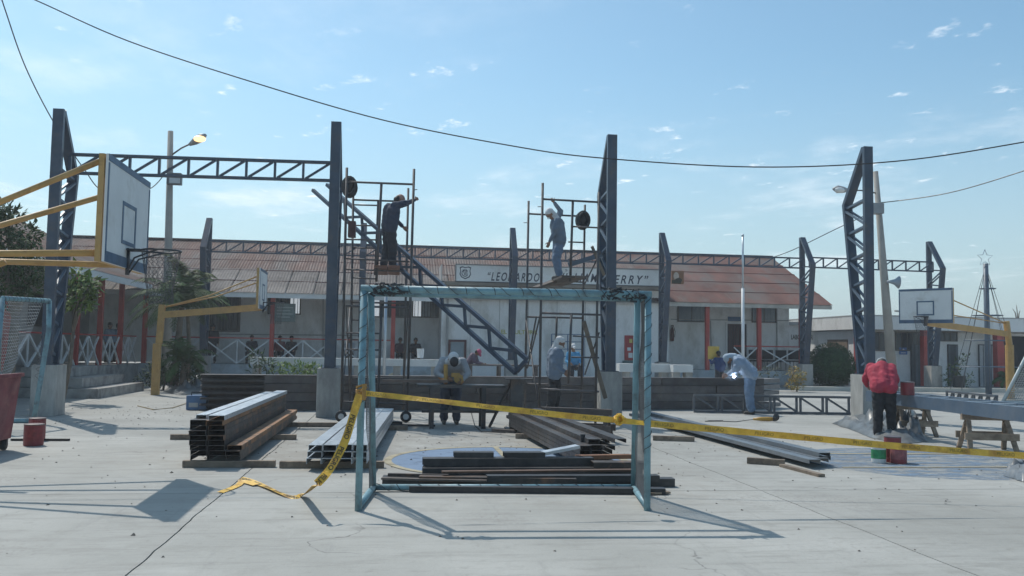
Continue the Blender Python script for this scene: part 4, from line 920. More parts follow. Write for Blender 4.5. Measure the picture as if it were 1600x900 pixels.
def person(loc,heading,label,J,shirt,trousers,head='hood',hm=None,shoes=None,fine=True,scale=1.,extra=None,face_n=None,parts_from=0.,group='workers and people around the site',bulk=1.,mask=False):
    loc=V(loc); h=rad(heading); fw=V((math.sin(h),math.cos(h),0)); rt=V((fw.y,-fw.x,0))
    D=dict(pelvis=(0,0,.95),chest=(0,.0,1.28),neck=(0,0,1.46),head=(0,.03,1.60),
      hl=(-.09,0,.90),kl=(-.11,.02,.49),al=(-.12,-.02,.085),hr=(.09,0,.90),kr=(.11,.02,.49),ar=(.12,-.02,.085),
      sl=(-.18,0,1.39),el=(-.25,-.03,1.11),wl=(-.25,.08,.87),sr=(.18,0,1.39),er=(.25,-.03,1.11),wr=(.25,.08,.87))
    lean=J.pop('lean',0); piv=V(D['pelvis'])
    if lean:
        for kx in('chest','neck','head','sl','sr','el','er','wl','wr'):
            q=V(D[kx])-piv; a=rad(lean); D[kx]=(q.x+piv.x,piv.y+q.y*math.cos(a)+q.z*math.sin(a),piv.z-q.y*math.sin(a)+q.z*math.cos(a))
    sh=J.pop('shift',None)
    D.update(J)
    if sh: D={k:(v[0]+sh[0],v[1]+sh[1],v[2]+sh[2]) for k,v in D.items()}
    def L(p): p=V(p)*scale; return rt*p.x+fw*p.y+V((0,0,p.z))
    P={k:L(v) for k,v in D.items()}
    t=thing('person',loc,label,'person',group)
    def attach(nm,me,m,par=t):
        me.materials.append(m); o=link(nm,me,par); return o
    s=scale; sb=bulk; vx=.009 if fine else .016
    tors=(P['neck']-P['pelvis']).normalized(); side=(P['sr']-P['sl']).normalized(); frontv=side.cross(tors)*-1
    if frontv.dot(fw)<0 and abs(lean)<80: frontv=-frontv
    hd=P['head']; fn=L(face_n).normalized() if face_n else (fw*1.0+V((0,0,-.15)) if lean<30 else (fw*.8-V((0,0,.8)))).normalized()
    hu=(hd-P['neck']).normalized(); hs=fn.cross(hu).normalized(); fn=hu.cross(hs).normalized()
    caps=[(hd+hu*.035*s-fn*.012*s,hd+hu*.03*s+fn*.02*s,.088*s,.083*s),(hd-hu*.04*s+fn*.02*s,hd-hu*.075*s+fn*.045*s,.062*s,.042*s),(P['neck']-tors*.05*s,hd-hu*.03*s,.058*s,.056*s),
      (hd+fn*.10*s-hu*.005*s,hd+fn*.118*s-hu*.03*s,.012*s,.016*s),(hd+fn*.092*s+hu*.028*s-hs*.035*s,hd+fn*.092*s+hu*.028*s+hs*.035*s,.014*s,.014*s),
      (hd+fn*.092*s-hu*.058*s-hs*.018*s,hd+fn*.092*s-hu*.058*s+hs*.018*s,.010*s,.010*s),
      (hd+hs*.088*s+hu*.01*s,hd+hs*.09*s-hu*.03*s,.017*s,.012*s),(hd-hs*.088*s+hu*.01*s,hd-hs*.09*s-hu*.03*s,.017*s,.012*s)]
    for x in(-1,1): caps+=[(P['pelvis']+side*x*.07*s,P['chest']+side*x*.085*s,.095*s,.105*s),(P['chest']+side*x*.085*s,P['neck']-tors*.06*s+side*x*.07*s,.10*s,.06*s)]
    for a_ in('l','r'):
        caps+=[(P['s'+a_],P['e'+a_],.05*s,.041*s),(P['e'+a_],P['w'+a_],.040*s,.027*s),(P['h'+a_],P['k'+a_],.083*s,.055*s),(P['k'+a_],P['a'+a_],.052*s,.037*s),(P['neck']-tors*.06*s,P['s'+a_],.06*s,.055*s)]
        d=(P['w'+a_]-P['e'+a_]).normalized(); sgn=1 if a_=='r' else -1
        pn=side-d*side.dot(d); pn=pn.normalized() if pn.length>.1 else tors; ac=d.cross(pn).normalized()
        w0=P['w'+a_]; caps+=[(w0+ac*.0*s,w0+d*.05*s,.024*s,.022*s)]
        for i,(o_,ln) in enumerate(((-.030,.055),(-.010,.066),(.010,.070),(.029,.060))):
            k0=w0+d*.075*s+ac*o_*s; k1=k0+d*ln*.55*s-pn*sgn*.008*s; k2=k1+(d*.6-pn*sgn*.8).normalized()*ln*.5*s
            caps+=[(w0+d*.03*s+ac*o_*.6*s,k0,.017*s,.0125*s),(k0,k1,.0100*s,.0092*s),(k1,k2,.0092*s,.0080*s)]
        th=w0+d*.03*s-pn*sgn*.0*s+ac*.030*s if False else w0+d*.02*s+ac*-.026*s
        caps+=[(th,th+(d*.7-ac*.75)*.045*s,.014*s,.0105*s),(th+(d*.7-ac*.75)*.045*s,th+(d*.9-ac*.6-pn*sgn*.3)*.075*s,.0105*s,.009*s)]
    attach('body',blob(caps,vx*s,2),SKIN)
    if fine:
        k=MB()
        for x in(-1,1): k.ball(hd+fn*.088*s+hs*x*.034*s+hu*.012*s,.0105*s,8,6)
        o=build('eyes',k,HAIR,None); o.parent=t
    # shirt
    sc=[]
    for x in(-1,1):
        sc+=[(P['pelvis']+tors*-.04*s+side*x*.085*s*sb,P['chest']+side*x*.095*s*sb,.115*s*sb,.125*s*sb),(P['chest']+side*x*.095*s*sb,P['neck']-tors*.065*s+side*x*.07*s,.12*s*sb,.072*s)]
        sc+=[(P['pelvis']-tors*.02*s+frontv*.03*s+side*x*.05*s,P['chest']+frontv*.02*s+side*x*.05*s,.105*s*sb,.115*s*sb)]
    for o_ in(-.045,-.02,.02): sc.append((P['pelvis']+frontv*o_*s,P['chest']+frontv*o_*s+tors*.06*s,.112*s*sb,.118*s*sb))
    for a_ in('l','r'):
        e_=P['e'+a_]; w_=P['e'+a_].lerp(P['w'+a_],.9 if head!='cap' else .85)
        sc+=[(P['neck']-tors*.07*s,P['s'+a_],.07*s,.072*s),(P['s'+a_],e_,.074*s*sb,.060*s),(e_,w_,.060*s,.045*s)]
        for q in(.3,.55,.8): c_=P['s'+a_].lerp(e_,q); sc.append((c_,c_+side*.004,.066*s*sb+.004*R.random(),.064*s*sb))
    attach('shirt',folds(blob(sc,.014*s if fine else .02,9),.010*s,loc.x),shirt)
    tr_=[]
    for x,a_ in((-1,'l'),(1,'r')):
        tb=1+(bulk-1)*.9; tr_+=[(P['pelvis']+side*x*.075*s,P['h'+a_],.118*s*tb,.112*s*tb),(P['h'+a_],P['k'+a_],.108*s*tb,.082*s*tb),(P['k'+a_],P['a'+a_]+V((0,0,.03*s)),.080*s*tb,.068*s*tb),(P['a'+a_]+V((0,0,.06*s)),P['a'+a_]+V((0,0,.03*s)),.074*s*tb,.066*s*tb)]
    tr_.append((P['pelvis']-side*.06*s+tors*.06*s,P['pelvis']+side*.06*s+tors*.06*s,.112*s,.112*s))
    attach('trousers',folds(blob(tr_,.014*s if fine else .02,5),.014*s,loc.y),trousers)
    for a_ in('l','r'):
        f0=P['a'+a_]; tw=L(J.get('toe'+a_,(.03 if a_=='r' else -.03,1,0))).normalized()
        attach('shoe',blob([(f0+V((0,0,-.02*s))-tw*.04*s,f0+V((0,0,-.042*s))+tw*.10*s,.052*s,.040*s),(f0+V((0,0,-.045*s))-tw*.05*s,f0+V((0,0,-.048*s))+tw*.15*s,.040*s,.036*s)],.012*s,2),shoes or mat('dark_work_boot',(.05,.042,.036),.7,0,.2,8,dust=.3))
    if head=='hood':
        hc=[(hd+hu*.052*s-fn*.03*s,hd+hu*.055*s-fn*.004*s,.101*s,.094*s),(hd-hu*.02*s-fn*.045*s,P['neck']-tors*.02*s-fn*.04*s,.086*s,.085*s),(P['neck']-tors*.03*s-side*.08*s,P['neck']-tors*.03*s+side*.08*s,.07*s,.07*s)]
        if mask: hc.append((hd-hu*.062*s+fn*.035*s,hd-hu*.08*s+fn*.035*s,.068*s,.066*s))
        attach('head_cloth',blob(hc,.010*s,2),hm)
        if J.get('mask'): pass
    elif head=='cap':
        attach('cap',blob([(hd+hu*.055*s-fn*.012*s,hd+hu*.055*s+fn*.01*s,.100*s,.096*s),(hd+hu*.045*s+fn*.06*s,hd+hu*.03*s+fn*.15*s,.055*s,.045*s)],.010*s,2),hm)
        attach('hair',blob([(hd+hu*.02*s-fn*.03*s,hd-hu*.03*s-fn*.04*s,.09*s,.075*s)],.012*s,2),HAIR)
    elif head=='helmet':
        k=MB(); k.lathe(tuple(hd+hu*.045*s),[(.145*s,-.012*s),(.15*s,0),(.118*s,.012*s),(.112*s,.05*s),(.09*s,.088*s),(.05*s,.108*s),(.004,.114*s)],20,hu); o=build('hard_hat',k,hm,None,True); o.parent=t
    else:
        attach('hair',blob([(hd+hu*.045*s-fn*.02*s,hd+hu*.045*s+fn*.012*s,.099*s,.09*s),(hd+hu*.0*s-fn*.04*s,hd-hu*.045*s-fn*.04*s,.082*s,.066*s)],.011*s,2),HAIR)
    t['_P']=[0]; del t['_P']
    return t,{k:loc+v for k,v in P.items()}
DEN=cloth('faded_denim',(.13,.19,.28)); DENL=cloth('pale_denim',(.14,.21,.31)); BLK=cloth('black_trousers',(.016,.017,.021)); DBLUE=cloth('dark_blue_workwear',(.030,.042,.075)); GREYB=cloth('blue_grey_jacket',(.13,.17,.22)); GREYH=cloth('grey_hoodie',(.34,.35,.37))
REDS=cloth('red_jersey',(.40,.035,.065)); WHC=cloth('white_head_cloth',(.62,.62,.62)); PINKC=cloth('pink_cap',(.48,.09,.17)); BLUEV=cloth('bright_blue_vest',(.08,.30,.52)); NAVYS=cloth('navy_shirt',(.025,.05,.14)); PALEB=cloth('pale_blue_shirt',(.25,.32,.42)); TANC=cloth('tan_head_cloth',(.42,.24,.19)); DARKC=cloth('charcoal_clothes',(.035,.035,.04))
# man on the left scaffold: reaches to the post, facing right
q=AY(607,416,19.25); person((q.x,19.25,pz+.002),75,'man in dark blue work clothes on the left scaffold gripping its post',
   dict(lean=6,head=(0,.20,1.565),er=(.16,.36,1.50),wr=(.05,.56,1.60),sr=(.17,.06,1.41),sl=(-.17,.04,1.41),el=(-.20,.20,1.15),wl=(-.18,.36,1.0),kl=(-.10,-.02,.50),al=(-.11,-.08,.085),kr=(.10,.06,.50),ar=(.10,.06,.085),face_=(0,1,0)),DBLUE,cloth('black_work_trousers',(.022,.026,.036)),'cap',TANC,scale=.97,face_n=(0,1,-.35),bulk=1.3)
# man on the right scaffold: one arm up, other down, looking down left
q=AY(873,437,19.3); person((q.x,19.3,pz2+.002),-100,'man in grey jacket and jeans on the right scaffold, one arm raised',
   dict(lean=10,head=(0,.23,1.545),neck=(0,.10,1.43),sr=(.17,.05,1.41),er=(.17,-.10,1.66),wr=(.12,.10,1.86),sl=(-.17,.09,1.37),el=(-.18,.20,1.10),wl=(-.16,.30,.86),kr=(.10,.05,.50),kl=(-.10,.10,.50),al=(-.09,.02,.085),ar=(.10,-.04,.085)),GREYB,DEN,'hood',WHC,scale=.93,face_n=(0,.75,-.75),bulk=1.22)
# bent worker at the steel table, seen from the front
wt=G(704,664); wtp,_=person((wt.x,wt.y+.15,0),180,'bent worker in a pale hood and orange gloves at the dark work table',
   dict(lean=55,head=(0,.58,1.25),neck=(0,.46,1.22),el=(-.30,.42,.98),wl=(-.16,.66,.86),er=(.30,.42,.98),wr=(.12,.66,.90)),GREYH,cloth('dark_jeans',(.04,.05,.075)),'hood',WHC,scale=1.04,face_n=(0,.8,-.7),bulk=1.2)
k=MB(); k.ball((wt.x+.01,wt.y-.585,1.255),(.085,.055,.10),12,8); build('face_mask',k,BLACK,wtp,True)
for sgn in(-1,1):
    gl=MB(); a_=V((wt.x+.16*sgn,wt.y-.50,.90)); gl.path([a_+V((.08*sgn,.16,.06)),a_,a_-V((.02*sgn,.07,.05))],.06,8,[.05,.058,.04])
    build('glove',gl,mat('orange_leather',(.42,.17,.05),.75,0,.25,7),wtp,True)
tl_=MB(); tl_.box((wt.x+.04,wt.y-.56,1.0),(.16,.10,.08)); tl_.path([(wt.x-.15,wt.y-.56,1.2),(wt.x-.14,wt.y-.56,.86)],.04,8); tl_.lathe((wt.x+.1,wt.y-.60,.93),[(.09,0),(.09,.03)],16,(0,1,0)); single('angle_grinder',tl_,mat('yellow_tool_body',(.38,.22,.05),.5,0,.2,6),'yellow grinder held by the bent worker at the table','tool')
# hooded standing worker, facing right
hw=G(866,652); person((hw.x,hw.y,0),100,'standing worker in a blue-grey jacket with white head cloth beside the right scaffold',
   dict(lean=4,head=(0,.10,1.575),el=(-.22,.02,1.10),wl=(-.2,.22,.98),er=(.24,-.02,1.10),wr=(.2,.2,.95),kl=(-.1,.04,.5),kr=(.1,-.04,.5),ar=(.1,-.1,.085)),cloth('slate_blue_jacket',(.16,.21,.28)),BLK,'hood',WHC,scale=1.05,face_n=(0,1,-.15),bulk=1.32,mask=True)
# painter in red, from behind, leaning on the beam
rp_=G(1382,685); person((rp_.x,rp_.y,0),22,'man in red jersey and black trousers leaning over the lying column, seen from behind',
   dict(lean=42,head=(.04,.50,1.33),neck=(.03,.38,1.28),el=(-.27,.42,1.02),wl=(-.20,.62,.92),er=(.27,.44,1.02),wr=(.16,.66,.92),kl=(-.10,.0,.5),kr=(.12,.04,.5),shift=(0,0,0)),REDS,BLK,'cap',cloth('pale_grey_cap',(.45,.48,.50)),shoes=mat('pale_work_shoe',(.30,.27,.24),.8,0,.2,8),scale=1.0,face_n=(0,.8,-.7),bulk=1.2)
# welder bending at the long stack, facing left
wd=G(1186,650); wd=V((wd.x,wd.y+.55,0)); wtt,WP=person(wd,-75,'welder in pale blue shirt and jeans bending over a bright arc',
   dict(lean=46,head=(0,.47,1.30),neck=(0,.36,1.32),el=(-.22,.34,1.02),wl=(-.14,.52,.92),er=(.22,.34,1.02),wr=(.12,.54,.90)),PALEB,DENL,'hood',cloth('pale_blue_hood',(.34,.42,.50)),scale=1.04,face_n=(0,.7,-.7),bulk=1.3)
# people beyond the stack
def seated(loc,heading,label,sh,tr,head,hm,fine=False,scale=1.,**k):
    J=dict(pelvis=(0,0,.52),chest=(0,.03,.86),neck=(0,.04,1.03),head=(0,.07,1.17),hl=(-.09,.05,.48),kl=(-.13,.45,.50),al=(-.13,.48,.085),hr=(.09,.05,.48),kr=(.13,.45,.50),ar=(.13,.48,.085),
      sl=(-.18,.04,.97),el=(-.25,.10,.70),wl=(-.16,.34,.62),sr=(.18,.04,.97),er=(.25,.10,.70),wr=(.16,.34,.62)); J.update(k); return person(loc,heading,label,J,sh,tr,head,hm,fine=fine,scale=scale)
q=AY(732,560,31.0); person((q.x,31,.05),110,'person in a pink cap and dark top behind the bent worker',dict(lean=30,head=(0,.36,1.42),neck=(0,.26,1.36),el=(-.24,.3,1.05),wl=(-.2,.55,.98),er=(.24,.3,1.05),wr=(.2,.55,.98)),cloth('mauve_grey_top',(.14,.10,.13)),DARKC,'cap',PINKC,fine=False,scale=.92,face_n=(0,1,-.5))
q=AY(895,560,30.0); seated((q.x,30,.42),178,'person in a bright blue vest and white cap sitting behind the right scaffold',BLUEV,DARKC,'cap',WHC,fine=False,scale=.98)
q=AY(1124,560,31.0); person((q.x,31,0.05),-12,'person in a navy shirt seen from behind holding up a yellow sheet',dict(el=(-.30,.12,1.2),wl=(-.34,.22,1.36),lean=4),NAVYS,DARKC,'hair',None,fine=False,scale=.86)
c_=AY(1115,551,31.1); k=MB(); k.box(c_,(.42,.012,.46)); single('yellow_sheet',k,mat('yellow_card',(.55,.38,.08),.7),'yellow sheet held up by the person in the navy shirt','sheet')
q=AY(330,545,38.0); person((q.x,38.2,.70),170,'person in dark clothes standing behind the porch railing at the left post',dict(),DARKC,DARKC,'hair',None,fine=False,scale=.93)
for px_,lb,sh in ((393,'person in dark clothes seated low behind the left porch railing',DARKC),(437,'person in dark red top seated behind the porch railing right of the post',cloth('dark_red_top',(.14,.03,.04))),(455,'person in dark top seated beside the one in dark red on the porch',DARKC),(546,'person in pale shirt seated behind the column on the porch',cloth('pale_grey_shirt',(.4,.42,.45))),(625,'person in dark top seated behind the left scaffold foot on the porch',cloth('plum_top',(.10,.06,.07))),(649,'dark-clothed person sitting next to the bright window on the porch',DARKC)):
    q=AY(px_,555,38.2); seated((q.x,38.2,.72),180,lb,sh,DARKC,'hair',None,scale=.9)
for px_,lb,sh in ((171,'person in pale blue shirt standing in the shaded left veranda',cloth('dull_blue_shirt',(.20,.27,.36))),(184,'second person in blue shirt standing right of the other in the left veranda',cloth('dull_blue_shirt',(.20,.27,.36)))):
    q=AX(px_,520,-11.3); person((q.x,q.y,.70),120,lb,dict(),sh,DARKC,'hair',None,fine=False,scale=.92)
# welding arc
arc=WP['wl'].lerp(WP['wr'],.5)+V((-.22,0,-.22)); arc=AY(1147,588,wd.y-.12)
k=MB(); k.ball(arc,(.04,.04,.035),12,8); single('welding_arc',k,mat('arc_light',(1,1,1),.5,emit=(.75,.86,1),estr=22),'blinding blue-white welding arc in front of the welder','arc')
def smoke(name,c,r,dens,col,label):
    m=bpy.data.materials.new(name); m.use_nodes=True; n=m.node_tree.nodes; l=m.node_tree.links; n.remove(n['Principled BSDF'])
    v=n.new('ShaderNodeVolumePrincipled'); v.inputs['Color'].default_value=(*col,1); v.inputs['Density'].default_value=dens; l.new(v.outputs[0],n['Material Output'].inputs['Volume'])
    k=MB(); k.ball(c,r,16,10); k.ball(V(c)+V((-.12,0,.12)),V(r)*.7,14,8); o=single('welding_smoke',k,m,label,'smoke'); o['kind']='stuff'; return o
smoke('blue_weld_smoke',arc+V((-.08,0,.05)),(.22,.18,.17),.4,(.6,.75,1),'thin bluish smoke around the welding arc')
# ------------------------------------------------------------------ work tables, stands, trestles, benches
def table(px0,px1,py,Y,topz,label,legs,m=DSTEEL,depth=.7):
    a_=AY(px0,py,Y); b__=AY(px1,py,Y); t=thing('work_table',((a_.x+b__.x)/2,Y+depth/2,0),label,'table')
    k=MB(); k.span((a_.x,Y,topz-.05),(b__.x,Y+depth,topz)); build('table_top',k,m,t)
    for x in legs:
        for yy in(Y+.05,Y+depth-.05):
            xx=AY(x,640,Y).x; k=MB(); k.span((xx-.04,yy-.04,0.003),(xx+.04,yy+.04,topz-.05)); build('leg',k,m,t)
    k=MB(); k.span((a_.x+.1,Y+depth/2-.03,.28),(b__.x-.1,Y+depth/2+.03,.33)); build('stretcher',k,m,t)
    return t
table(652,790,605,wt.y-.85,.82,'dark steel work table at which the bent worker stands',(675,756),depth=.6)
k=MB(); k.bar((AY(598,592,wt.y-.7).x,wt.y-.7,.885),(AY(700,594,wt.y-.7).x,wt.y-.7,.885),.12,.05); single('steel_channel',k,mat('brown_steel_bar',(.14,.10,.08),.6,.2,.25,5),'brown steel length lying on the work table, sticking out left','steel channel')
sp_=G(806,671); stt=thing('stand',(sp_.x,sp_.y,0),'black steel stand carrying the low end of the leaning truss','stand')
k=MB(); k.span((sp_.x-.12,sp_.y-.1,.03),(sp_.x+.10,sp_.y+.1,.94)); build('column',k,DSTEEL,stt)
k=MB(); k.span((sp_.x-.22,sp_.y-.15,.94),(sp_.x+.30,sp_.y+.15,.965)); build('top_plate',k,DSTEEL,stt)
k=MB(); k.span((sp_.x-.2,sp_.y-.2,.003),(sp_.x+.2,sp_.y+.2,.03)); build('base_plate',k,DSTEEL,stt)
k=MB(); k.bar((sp_.x-.12,sp_.y,.86),(sp_.x-.46,sp_.y+.4,.01),.04,.04); build('brace',k,DSTEEL,stt)
tb=G(905,690); trestle((tb.x,tb.y,0),(.9,-.45,0),.55,1.1,'dark wooden trestle behind the steel stack near the right pedestal',DWOOD)
def bench(px0,px1,py0,py1,Y,label,supp):
    a_=AY(px0,py0,Y); b__=AY(px1,py1,Y); t=thing('concrete_bench',((a_.x+b__.x)/2,Y,0),label,'bench','white concrete benches behind the stack')
    k=MB(); k.span((a_.x,Y,b__.z),(b__.x,Y+.45,a_.z)); build('seat',k,mat('white_concrete_paint',(.62,.63,.62),.7,0,.08,1.5,col2=(.5,.49,.47),amt=.35,scale2=2),t)
    for x in supp: xx=AY(x,580,Y).x; k=MB(); k.span((xx-.12,Y+.06,0),(xx+.12,Y+.40,b__.z)); build('support',k,CONC,t)
bench(391,690,558,573,29.5,'long white concrete bench behind the left half of the steel stack',(400,480,560,620,680))
bench(968,1048,568,582,29.0,'white concrete bench left of the flagpole',(980,1040))
bench(1052,1083,570,582,28.6,'short white bench end right of the long one by the flagpole',(1058,1078))
table(728,842,567,30.5,.95,'dark wooden table behind the lower end of the leaning truss',(735,780,838),m=DWOOD)
# porch furniture: row of dark seats
for i,px_ in enumerate((1182,1203,1224,1244)):
    q=AY(px_,565,38.6); t=thing('waiting_chair',(q.x,38.6,.7),f'black padded waiting chair on the right porch, {["first","second","third","fourth"][i]} from left','chair','black chairs on the right porch')
    k=MB(); k.box((q.x,38.6,1.12),(.50,.45,.07)); build('seat',k,BLACK,t); k=MB(); k.box((q.x,38.85,1.40),(.50,.06,.42)); build('backrest',k,BLACK,t)
    for sx_ in(-.2,.2):
        for sy_ in(-.18,.18): k=MB(); k.tube((q.x+sx_,38.6+sy_,.702),(q.x+sx_,38.6+sy_,1.085),.014,6); build('leg',k,BLACK,t)
# rack, posters, extinguisher, board signs on the block
a_=AY(862,522,36.6); b__=AY(912,560,36.6)
t=thing('metal_rack',((a_.x+b__.x)/2,36.6,.7),'blue-grey wire rack against the white front block','rack')
RK=mat('blue_rack_paint',(.10,.16,.26),.5)
for x in(a_.x,(a_.x+b__.x)/2,b__.x): k=MB(); k.tube((x,36.6,.3),(x,36.6,a_.z),.025,6); build('upright',k,RK,t)
for z in np.linspace(.9,a_.z,5): k=MB(); k.tube((a_.x,36.6,z),(b__.x,36.6,z),.018,6); build('shelf_bar',k,RK,t)
a_=AY(976,524,36.86); b__=AY(991,563,36.86)
t=thing('notice_board',((a_.x+b__.x)/2,36.86,b__.z),'red notice board with pale papers on the white block','notice board')
k=MB(); k.span((a_.x,36.84,b__.z),(b__.x,36.885,a_.z)); build('board',k,mat('red_board_paint',(.38,.05,.05),.6,0,.2,3),t)
for i,(u_,v_,w_,h_,m) in enumerate(((.62,.78,.3,.16,mat('yellow_paper',(.6,.5,.15),.8)),(.45,.45,.36,.13,WHITEP),(.6,.2,.42,.2,WHITEP))):
    k=MB(); x=a_.x+(b__.x-a_.x)*u_; z=b__.z+(a_.z-b__.z)*v_; k.box((x,36.834,z),((b__.x-a_.x)*w_,.006,(a_.z-b__.z)*h_)); build('notice',k,m,t)
k=MB(); k.span((AY(973,566,36.8).x,36.7,b__.z-.35),(AY(993,566,36.8).x,36.85,b__.z-.02)); single('drinks_crate',k,mat('grey_green_crate',(.12,.17,.17),.7),'grey-green crate under the red notice board','crate')
q=AY(1050,520,39.4); t=thing('fire_extinguisher',(q.x,39.4,q.z-.4),'dark fire extinguisher on the wall right of the block','extinguisher')
k=MB(); k.lathe((q.x,39.38,q.z-.38),[(.08,0),(.09,.02),(.09,.5),(.05,.6),(.03,.66)],12); build('cylinder',k,mat('dark_red_cylinder',(.08,.02,.02),.4),t,True)
k=MB(); k.box((q.x,39.36,q.z+.32),(.12,.06,.06)); k.path([(q.x+.05,39.34,q.z+.3),(q.x+.13,39.33,q.z+.05),(q.x+.1,39.33,q.z-.2)],.014,6); build('nozzle',k,BLACK,t)
a_=AY(430,474,37.0); b__=AY(461,503,37.0); t=thing('hanging_sign',((a_.x+b__.x)/2,37.0,b__.z),'grey-green sign board hanging by the red porch post','sign')
k=MB(); k.span((a_.x,36.98,b__.z),(b__.x,37.03,a_.z)); build('board',k,mat('grey_green_board',(.13,.165,.155),.6,0,.25,4,col2=(.2,.23,.22),amt=.4,scale2=6),t)
for x in(a_.x+.1,b__.x-.1): k=MB(); k.tube((x,37.0,a_.z),(x,37.0,roofz(37)-.1),.008,5); build('hanger',k,CABLE,t)
k=MB(); zz_=a_.z-.15
for i in range(4):
    k.span((a_.x+.08,36.972,zz_-.13*i-.03),(b__.x-.08-.12*(i%2),36.979,zz_-.13*i+.012))
build('text_lines',k,mat('pale_board_lines',(.30,.33,.31),.7),t)
q=AY(690,573,33); k=MB(); k.ball(AY(617,587,29.8)+V((0,0,-.02)),(.22,.2,.13),12,7); single('helmet',k,mat('cream_helmet',(.6,.55,.42),.5),'cream hard hat lying behind the long steel stack','helmet',smooth=True)
k=MB(); k.lathe((AY(657,550,29.7).x,29.7,AY(500,558,29.5).z+.012),[(.10,0),(.125,.30),(.13,.31),(.11,.31)],14); single('white_bucket',k,WHITEP,'small white bucket on the long white bench','bucket')
# ------------------------------------------------------------------ right building
rbx=thing('classroom_block',(25,39,0),'low white flat-roofed classroom block at right with red pillars','building')
Yb=38.0; xc=AY(1335,500,Yb).x; zt=AY(1450,497,Yb).z; Z1=AY(1450,517,Yb).z
b=MB(); b.span((xc,Yb,0),(xc+22,Yb+.2,Z1-.05)); build('wall',b,WALLW,rbx)
b=MB(); b.span((xc,Yb+.2,0),(xc+.2,Yb+9,Z1-.05)); build('wall',b,WALLW,rbx)
b=MB(); b.span((xc-.25,Yb-1.0,Z1),(xc+22,Yb+9.6,zt)); build('parapet',b,WALLW,rbx)
b=MB(); b.span((xc-.26,Yb-1.01,zt),(xc+22,Yb+9.6,zt+.05)); build('coping',b,WALLG,rbx)
Z0=AY(1400,549,Yb).z
def rb_win(px0,px1,py0,py1,label,m=DKGLASS,n=4):
    a_=AY(px0,py0,Yb-.01);c_=AY(px1,py1,Yb-.01); return win(a_.x,c_.x,c_.z,a_.z,Yb-.005,m,rbx,panes=n)
rb_win(1346,1392,520,547,'w',n=5); rb_win(1400,1442,520,547,'w',n=5); rb_win(1466,1494,520,532,'w',n=3)
for px_ in(1343,1447,1561):
    x=AY(px_,550,Yb-.85).x; b=MB(); b.span((x-.17,Yb-.98,0),(x+.17,Yb-.66,Z1)); build('pillar',b,REDP,rbx)
def rdoor(px0,px1,py0,m):
    a_=AY(px0,py0,Yb-.01);c_=AY(px1,py0,Yb-.01); k=MB(); k.span((a_.x,Yb-.05,0.02),(c_.x,Yb-.004,a_.z)); d=build('door',k,mat('dark_door_frame',(.05,.05,.055),.6),rbx)
    w_=(c_.x-a_.x)
    for i in range(4): k=MB(); k.span((a_.x+w_*(.05+.235*i),Yb-.066,.1),(a_.x+w_*(.24+.235*i),Yb-.052,a_.z*(.98))); build('door_panel',k,m,d)
rdoor(1422,1446,537,mat('dark_slate_door',(.07,.085,.10),.5,0,.25,3,tint=.3))
rdoor(1480,1496,538,MATS['dark_slate_door']); rdoor(1528,1555,538,mat('pale_door',(.52,.54,.55),.6))
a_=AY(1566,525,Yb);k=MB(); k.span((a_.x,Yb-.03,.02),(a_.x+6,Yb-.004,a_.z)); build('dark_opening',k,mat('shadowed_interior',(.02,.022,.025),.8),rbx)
# left face details (X = xc): doors and canopy
y0_=Yb+.6
k=MB(); k.span((xc-.04,y0_,0),(xc-.004,y0_+1.9,2.15)); build('door',k,mat('brown_wood_door',(.20,.145,.10),.7,0,.2,3),rbx)
k=MB(); k.span((xc-.05,y0_-.6,2.55),(xc-.004,y0_+8,2.85)); build('window',k,DKGLASS,rbx)
q=AY(1336,520,Yb)
q0_=AY(1240,527,42.0)
lbw=thing('laboratory_wall',(q0_.x+1,42.2,0),'white wall with dark lettering behind the rusty gable end','wall')
b=MB(); b.span((18.9,42.1,0),(xc-.3,42.3,AY(1245,508,42).z)); build('wall',b,WALLW,lbw)
b=MB(); b.span((18.85,41.9,AY(1245,508,42).z),(xc-.32,42.4,AY(1245,503,42).z)); build('coping',b,WALLG,lbw)
wall_text('LABORATORIO',AY(1236,530,42.1).x,AY(1276,530,42.1).x,42.097,AY(1245,530.5,42.1).z,.24,INK,lbw,bold=.02)
k=MB(); k.span((AY(1249,535,42.1).x,42.06,AY(1249,555,42.1).z),(AY(1256,535,42.1).x,42.098,AY(1249,533,42.1).z)); build('window',k,DKGLASS,lbw)
a_=AY(1405,543,Yb-.02);c_=AY(1417.5,554,Yb-.02); t=thing('door_sign',((a_.x+c_.x)/2,Yb-.03,c_.z),'small blue sign with a white emblem left of the dark door','sign')
k=MB(); k.span((a_.x,Yb-.035,c_.z),(c_.x,Yb-.01,a_.z)); build('board',k,mat('blue_sign_paint',(.04,.13,.36),.5),t)
k=MB(); mx_=(a_.x+c_.x)/2; k.lathe((mx_,Yb-.036,c_.z+.21),[(.05,0),(.05,.008)],12,(0,-1,0)); k.span((mx_-.12,Yb-.042,c_.z+.06),(mx_+.12,Yb-.037,c_.z+.09)); build('emblem',k,WHITEP,t)
# kerb and planting strip before the block
k=MB(); k.span((16.4,34.2,0),(40,37.0,.12)); structure(build('pavement',k,CONC))
k=MB(); k.span((15.9,33.9,0),(40,34.2,.17)); structure(build('kerb',k,mat('cream_kerb_paint',(.52,.51,.46),.8,0,.12,2)))
